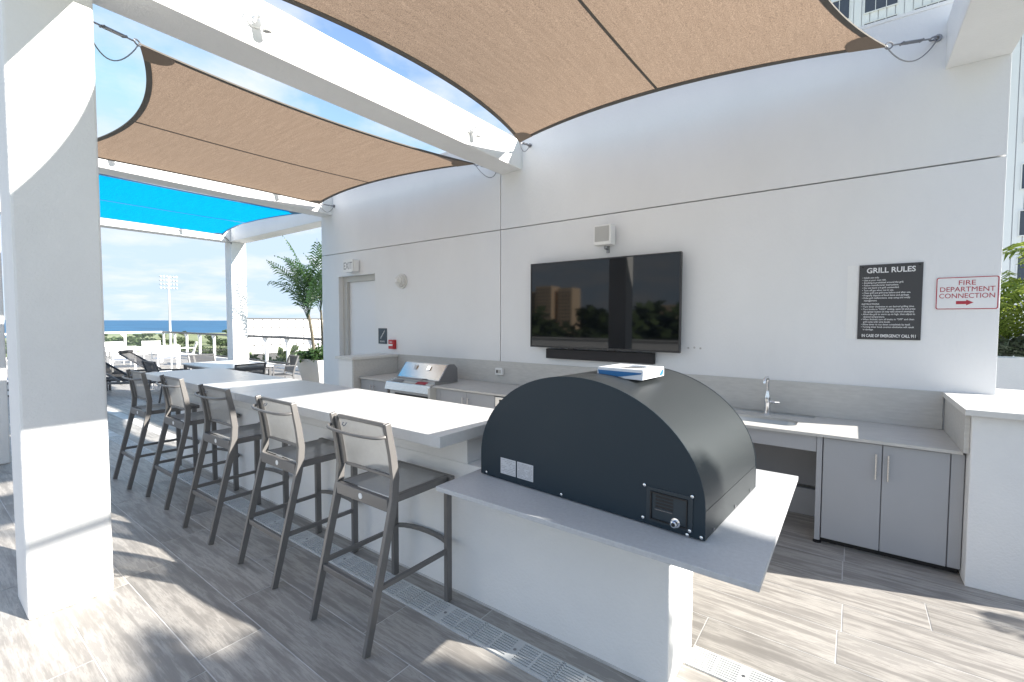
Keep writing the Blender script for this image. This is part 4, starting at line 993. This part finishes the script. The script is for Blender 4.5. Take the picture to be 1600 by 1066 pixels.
# tapered planter with a clump palm, beyond the wall's far end
pl = thing('tapered_planter', 'tall tapered grey planter by the far end of the wall', 'planter', (-10.76, 6.52, 0))
b = BM()
r0, r1, hh = 0.36, 0.52, 0.74
for (rA, zA, rB, zB) in ((r0, 0.01, r1, hh),):
    lo = [b.verts.new((sx * rA, sy * rA, zA)) for sx, sy in ((-1, -1), (1, -1), (1, 1), (-1, 1))]; hi = [b.verts.new((sx * rB, sy * rB, zB)) for sx, sy in ((-1, -1), (1, -1), (1, 1), (-1, 1))]
    ih = [b.verts.new((sx * (rB - .04), sy * (rB - .04), zB)) for sx, sy in ((-1, -1), (1, -1), (1, 1), (-1, 1))]; il = [b.verts.new((sx * (rB - .06), sy * (rB - .06), zB - .08)) for sx, sy in ((-1, -1), (1, -1), (1, 1), (-1, 1))]
    for i in range(4):
        j = (i + 1) % 4; b.faces.new((lo[i], lo[j], hi[j], hi[i])); b.faces.new((hi[i], hi[j], ih[j], ih[i])); b.faces.new((ih[i], ih[j], il[j], il[i]))
    b.faces.new(lo)
part('pot', b, M['planter'], pl, world=False); part('soil', B(-.47, .47, -.47, .47, .62, .665), M['soil'], pl, world=False)
pm = thing('clump_palm', 'clump palm with bare stems and arching dark fronds in the tapered planter', 'palm', (-10.76, 6.52, 0.66))
random.seed(5)
palm(pm, [(-.26, -.16, 1.15), (-.08, -.02, 1.3), (.12, .02, 1.25), (-.02, -.28, 1.2)], 'dark', 0, crown=7, fscale=1.05, lean=0.05, tilt=(-12, 14))
single('planter_shrub', shrub_mass(-10.76, 6.52, .80, .80, .70, .30, 2600, .055, 3), M['shrub'], 'dense leafy green shrub spilling over the tapered planter', 'shrub', (-10.76, 6.52, .66))

# planter wall and plants behind the right end of the wall
pw = thing('planter_wall', 'sunlit white planter wall behind the right end of the long wall', 'planter', (2.6, 8.0, 0))
part('body', B(0.95, 4.6, 8.0, 8.35, 0, 1.27), M['stucco'], pw); part('body', B(3.10, 3.29, -1.0, 7.99, 0, 1.27), M['stucco'], pw)  # second run is unseen, its height set to cast the shadow edge on the floor
random.seed(9)
for i, (x, y, z, h, fs_, lab) in enumerate(((1.95, 8.9, 1.0, .25, 1.0, 'yellow-green areca palm just right of the wall edge'), (2.6, 9.6, 1.0, .7, 1.1, 'taller yellow-green areca palm behind the first one'),
        (4.3, 4.6, .9, .05, .62, 'low areca palm in the side planter right of the kitchen low wall'), 
        (4.6, 9.4, 1.0, .5, 1.0, 'areca palm at the far corner of the side planter'))):
    t = thing('areca_palm', lab, 'palm', (x, y, z), group='areca palms in the planter')
    palm(t, [(-.1, .0, h), (.12, .08, h * .8), (.05, -.14, h * .9)], 'bright', 0, crown=10, fscale=fs_, lean=.25)
single('silver_shrub', shrub_mass(2.1, 8.75, 1.30, 1.0, .35, .38, 3000, .05, 5), M['shrub_grey'], 'low grey-green shrub along the top of the planter wall', 'shrub', (2.1, 8.7, 1.27))

tr_ = thing('unseen_shade_tree', 'added leafy tree out of view at the right, shading the deck and the column', 'tree', (8.6, 4.0, 0))  # added out of view; main crown placed to shade floor and oven counter
part('trunk', tube(BM(), [(8.6, 4.0, 0), (8.65, 4.05, 2.5), (8.55, 3.95, 4.8)], .13, 8, scale=[1.2, .9, .5]), M['bark'], tr_, smooth=True)
part('crown', shrub_mass(8.6, 3.96, 5.42, 1.5, 1.04, .82, 5200, .13, 12), M['shrub'], tr_)
part('limb', tube(BM(), [(8.55, 3.95, 4.9), (8.6, 3.9, 6.6), (8.6, 4.25, 7.36), (8.6, 4.9, 7.43), (8.6, 5.15, 7.7), (8.6, 4.95, 8.4)], .07, 8), M['bark'], tr_, smooth=True)  # bent so that its shadow makes the dark band low on the column
part('upper_shade_crown', shrub_mass(8.6, 4.65, 8.58, .9, .62, .36, 2600, .10, 14), M['shrub'], tr_)  # extra crown tier added to keep the middle of the column shaded
# ================================================================== TOWER BEHIND THE WALL
tw = thing('apartment_tower', 'tall white apartment tower with ribbed facade behind the wall', 'building', (5, 42, -22))
TY_ = 42.0
part('wall', B(-9, 26, TY_ + 0.3, TY_ + 16, -22, 40), M['facade'], tw)
rbm = BM(); x = -9.0
while x < 26: box(rbm, x, x + 0.42, TY_ + 0.18, TY_ + 0.299, -22, 40); x += 0.47
fc2 = part('facade_rib', rbm, M['facade'], tw); fc2['kind'] = 'stuff'
wfr = None
for i in range(-3, 9):
    for k in range(0, 9):
        x0 = 0.08 + 2.71 * i; z0 = 4.26 + 2.87 * k - (0.6 if k >= 7 else 0)
        if wfr is None:
            b = BM(); box(b, -.06, 1.86, -0.05, 0.02, -.06, 0); box(b, -.06, 1.86, -0.05, 0.02, 1.5, 1.56); box(b, -.06, 0, -0.05, .02, 0, 1.5); box(b, 1.8, 1.86, -.05, .02, 0, 1.5)
            box(b, .58, .62, -.04, .02, 0, 1.5); box(b, 1.18, 1.22, -.04, .02, 0, 1.5)
            wfr = finish('window', b, M['white_metal']); wpn = finish('pane', B(0, 1.8, 0.0, 0.01, 0, 1.5), M['winglass']); a, c = wfr, wpn
        else:
            a = wfr.copy(); c = wpn.copy(); COL.objects.link(a); COL.objects.link(c)
        a.parent = tw; a.location = Vector((x0, TY_ + 0.15, z0)) - Vector(tw.location); c.parent = a; c.location = (0, 0, 0)

# ================================================================== FAR THINGS
ms = thing('stadium_light_mast', 'tall floodlight mast with rows of lamps standing against the sea', 'light mast', (-170, 51, -22))
part('pole', tube(BM(), [(-170, 51, -22), (-170, 51, 15)], 0.32, 12, scale=[1.5, .7]), M['steelpole'], ms, smooth=True)
for k in range(4):
    z = 11.4 + k * 1.15
    part('crossarm', B(-170.3, -170.1, 48.6, 53.4, z, z + .12), M['steelpole'], ms)
    for j in range(6): part('floodlight', lathe(BM(), [(0.15, 0), (0.27, 0.3), (0.27, 0.4)], (-170, 48.9 + j * .82, z + .25), 8, 'x'), M['cab_dark' if (j + k) % 4 else 'steelpole'], ms)
wb_ = thing('panelled_building', 'low white building clad in large square panels beyond the railing', 'building', (-92, 60, -22))
part('wall', prism(BM(), [(-90.2, 36.8), (-90.2, 75), (-125, 75), (-125, 53.5)], 'z', -22, 1.95), M['frame_grey'], wb_)
part('roof_edge', B(-90.3, -89.9, 36.7, 75, 1.95, 2.15), M['frame_grey'], wb_)
pn = finish('panel', B(-0.14, 0, 0.08, 1.54, 0.08, 1.57), M['panel']); first = True
for i in range(13):
    for k in range(4):
        o = pn if first else pn.copy()
        if not first: COL.objects.link(o)
        first = False; o.parent = wb_; o.location = Vector((-90.04, 36.9 + 1.62 * i, 1.9 - 1.65 * (k + 1))) - Vector(wb_.location)

# trees on the lowland
random.seed(31)
def crown_mesh(seed, h, r):
    random.seed(seed); b = BM(); cl = [(random.gauss(0, r * .45), random.gauss(0, r * .45), h * random.uniform(.45, .95), r * random.uniform(.35, .6)) for _ in range(9)]
    for (x, y, z, q) in cl:
        for _ in range(70):
            d = Vector((random.gauss(0, 1), random.gauss(0, 1), random.gauss(0, 1))).normalized() * q * random.uniform(.6, 1.05); d.z *= .7
            p = Vector((x, y, z)) + d; a = Vector((random.gauss(0, 1), random.gauss(0, 1), random.gauss(0, .5))).normalized(); c = a.cross(Vector((random.random(), .3, 1))).normalized(); s = r * random.uniform(.09, .16)
            b.faces.new([b.verts.new(v) for v in (p - a * s, p - c * s, p + a * s, p + c * s)])
    me = D.meshes.new('crown'); b.to_mesh(me); b.free(); me.materials.append(M['tree']); return me
crowns = [crown_mesh(s, 6.5, 3.6) for s in (1, 2, 3, 4)]
tb = BM(); tube(tb, [(0, 0, 0), (0.1, 0, 2.2), (0, .1, 4.6)], .28, 6, scale=[1.2, .9, .4]); trm = D.meshes.new('trunk'); tb.to_mesh(tb and trm); tb.free(); trm.materials.append(M['bark'])
random.seed(77); cnt = 0
while cnt < 290:
    th = R(random.uniform(6, 36)); dist = random.choice((random.uniform(200, 330), random.uniform(300, 520), random.uniform(380, 860)))
    x, y = -dist * math.cos(th), dist * math.sin(th)
    if ((x + 345) / 85) ** 2 + ((y - 124) / 34) ** 2 < 1.1: continue
    if -125 < x < -86 and 30 < y < 78: continue
    if dist > 560 and random.random() < .5: continue
    cnt += 1
    zone = 'near' if dist < 260 else ('middle' if dist < 450 else 'far')
    lab = {'near': 'leafy green tree on the low ground just beyond the building edge', 'middle': 'round green tree on the lowland around the pond', 'far': 'small distant tree on the pale meadow before the sea'}[zone]
    t = thing('lowland_tree', lab, 'tree', (x, y, -22), rz=random.uniform(0, 6), group='%s trees on the lowland' % zone)
    s = random.uniform(1.0, 1.9) * (1.0 if dist < 450 else .75); t.scale = (s * random.uniform(.9, 1.3), s, s * .9)
    for nm, me in (('crown', random.choice(crowns)), ('trunk', trm)):
        o = D.objects.new(nm, me); COL.objects.link(o); o.parent = t
# distant apartment blocks across the water behind the camera (seen mirrored in the television)
for i, (x, y, wd, h) in enumerate(((-232, -360, 17, 56), (-212, -365, 15, 54), (-252, -370, 12, 52), (-130, -460, 60, 40))):
    t = thing('distant_apartment_block', ['widest sandstone apartment block far behind the deck', 'sandstone apartment block beside the widest one', 'lower sandstone block at the left of the group', 'long pale sandstone block set farther back'][i], 'building', (x, y, -22), group='sandstone blocks on the far shore')
    part('wall', B(-wd / 2, wd / 2, -8, 8, 0, h), M['orange'], t, world=False)
    wbm = BM()
    for a in range(int(wd / 3.4)):
        for k in range(int(h / 3.2)): box(wbm, -wd / 2 + 1 + a * 3.4, -wd / 2 + 2.8 + a * 3.4, 8, 8.15, 1 + k * 3.2, 2.6 + k * 3.2)
    q = part('windows', wbm, M['winglass'], t, world=False); q['kind'] = 'stuff'
random.seed(55)
for i in range(16):
    y = 30 + i * 2.6 + random.uniform(-1, 1); x = -78 + random.uniform(-7, 5)
    t = thing('building_tree', 'bushy green tree in front of the low white panelled building', 'tree', (x, y, -22), rz=random.uniform(0, 6), group='trees before the panelled building'); k_ = random.uniform(2.2, 2.75); t.scale = (1.3, 1.3, k_)
    for nm, me in (('crown', crowns[i % 4]), ('trunk', trm)):
        o = D.objects.new(nm, me); COL.objects.link(o); o.parent = t
random.seed(99)
for i in range(22):
    x = -150 + i * 10 + random.uniform(-4, 4); y = -100 - random.uniform(0, 40)
    t = thing('shore_tree', 'big dark tree on the low ground behind the deck, mirrored in the television', 'tree', (x, y, -22), rz=random.uniform(0, 6), group='trees behind the deck'); t.scale = (3.6, 3.6, random.uniform(3.4, 4.1))
    for nm, me in (('crown', crowns[i % 4]), ('trunk', trm)):
        o = D.objects.new(nm, me); COL.objects.link(o); o.parent = t
# parapet on the camera side of the deck
pp = thing('parapet', 'white parapet along the near side of the deck, mirrored in the television', 'wall', (-8, -6.3, 0))
part('body', B(-28.2, 3.2, -6.45, -6.2, 0, 1.0), M['stucco'], pp)
part('cap', B(-28.2, 3.2, -6.5, -6.15, 1.001, 1.04), M['cap'], pp)
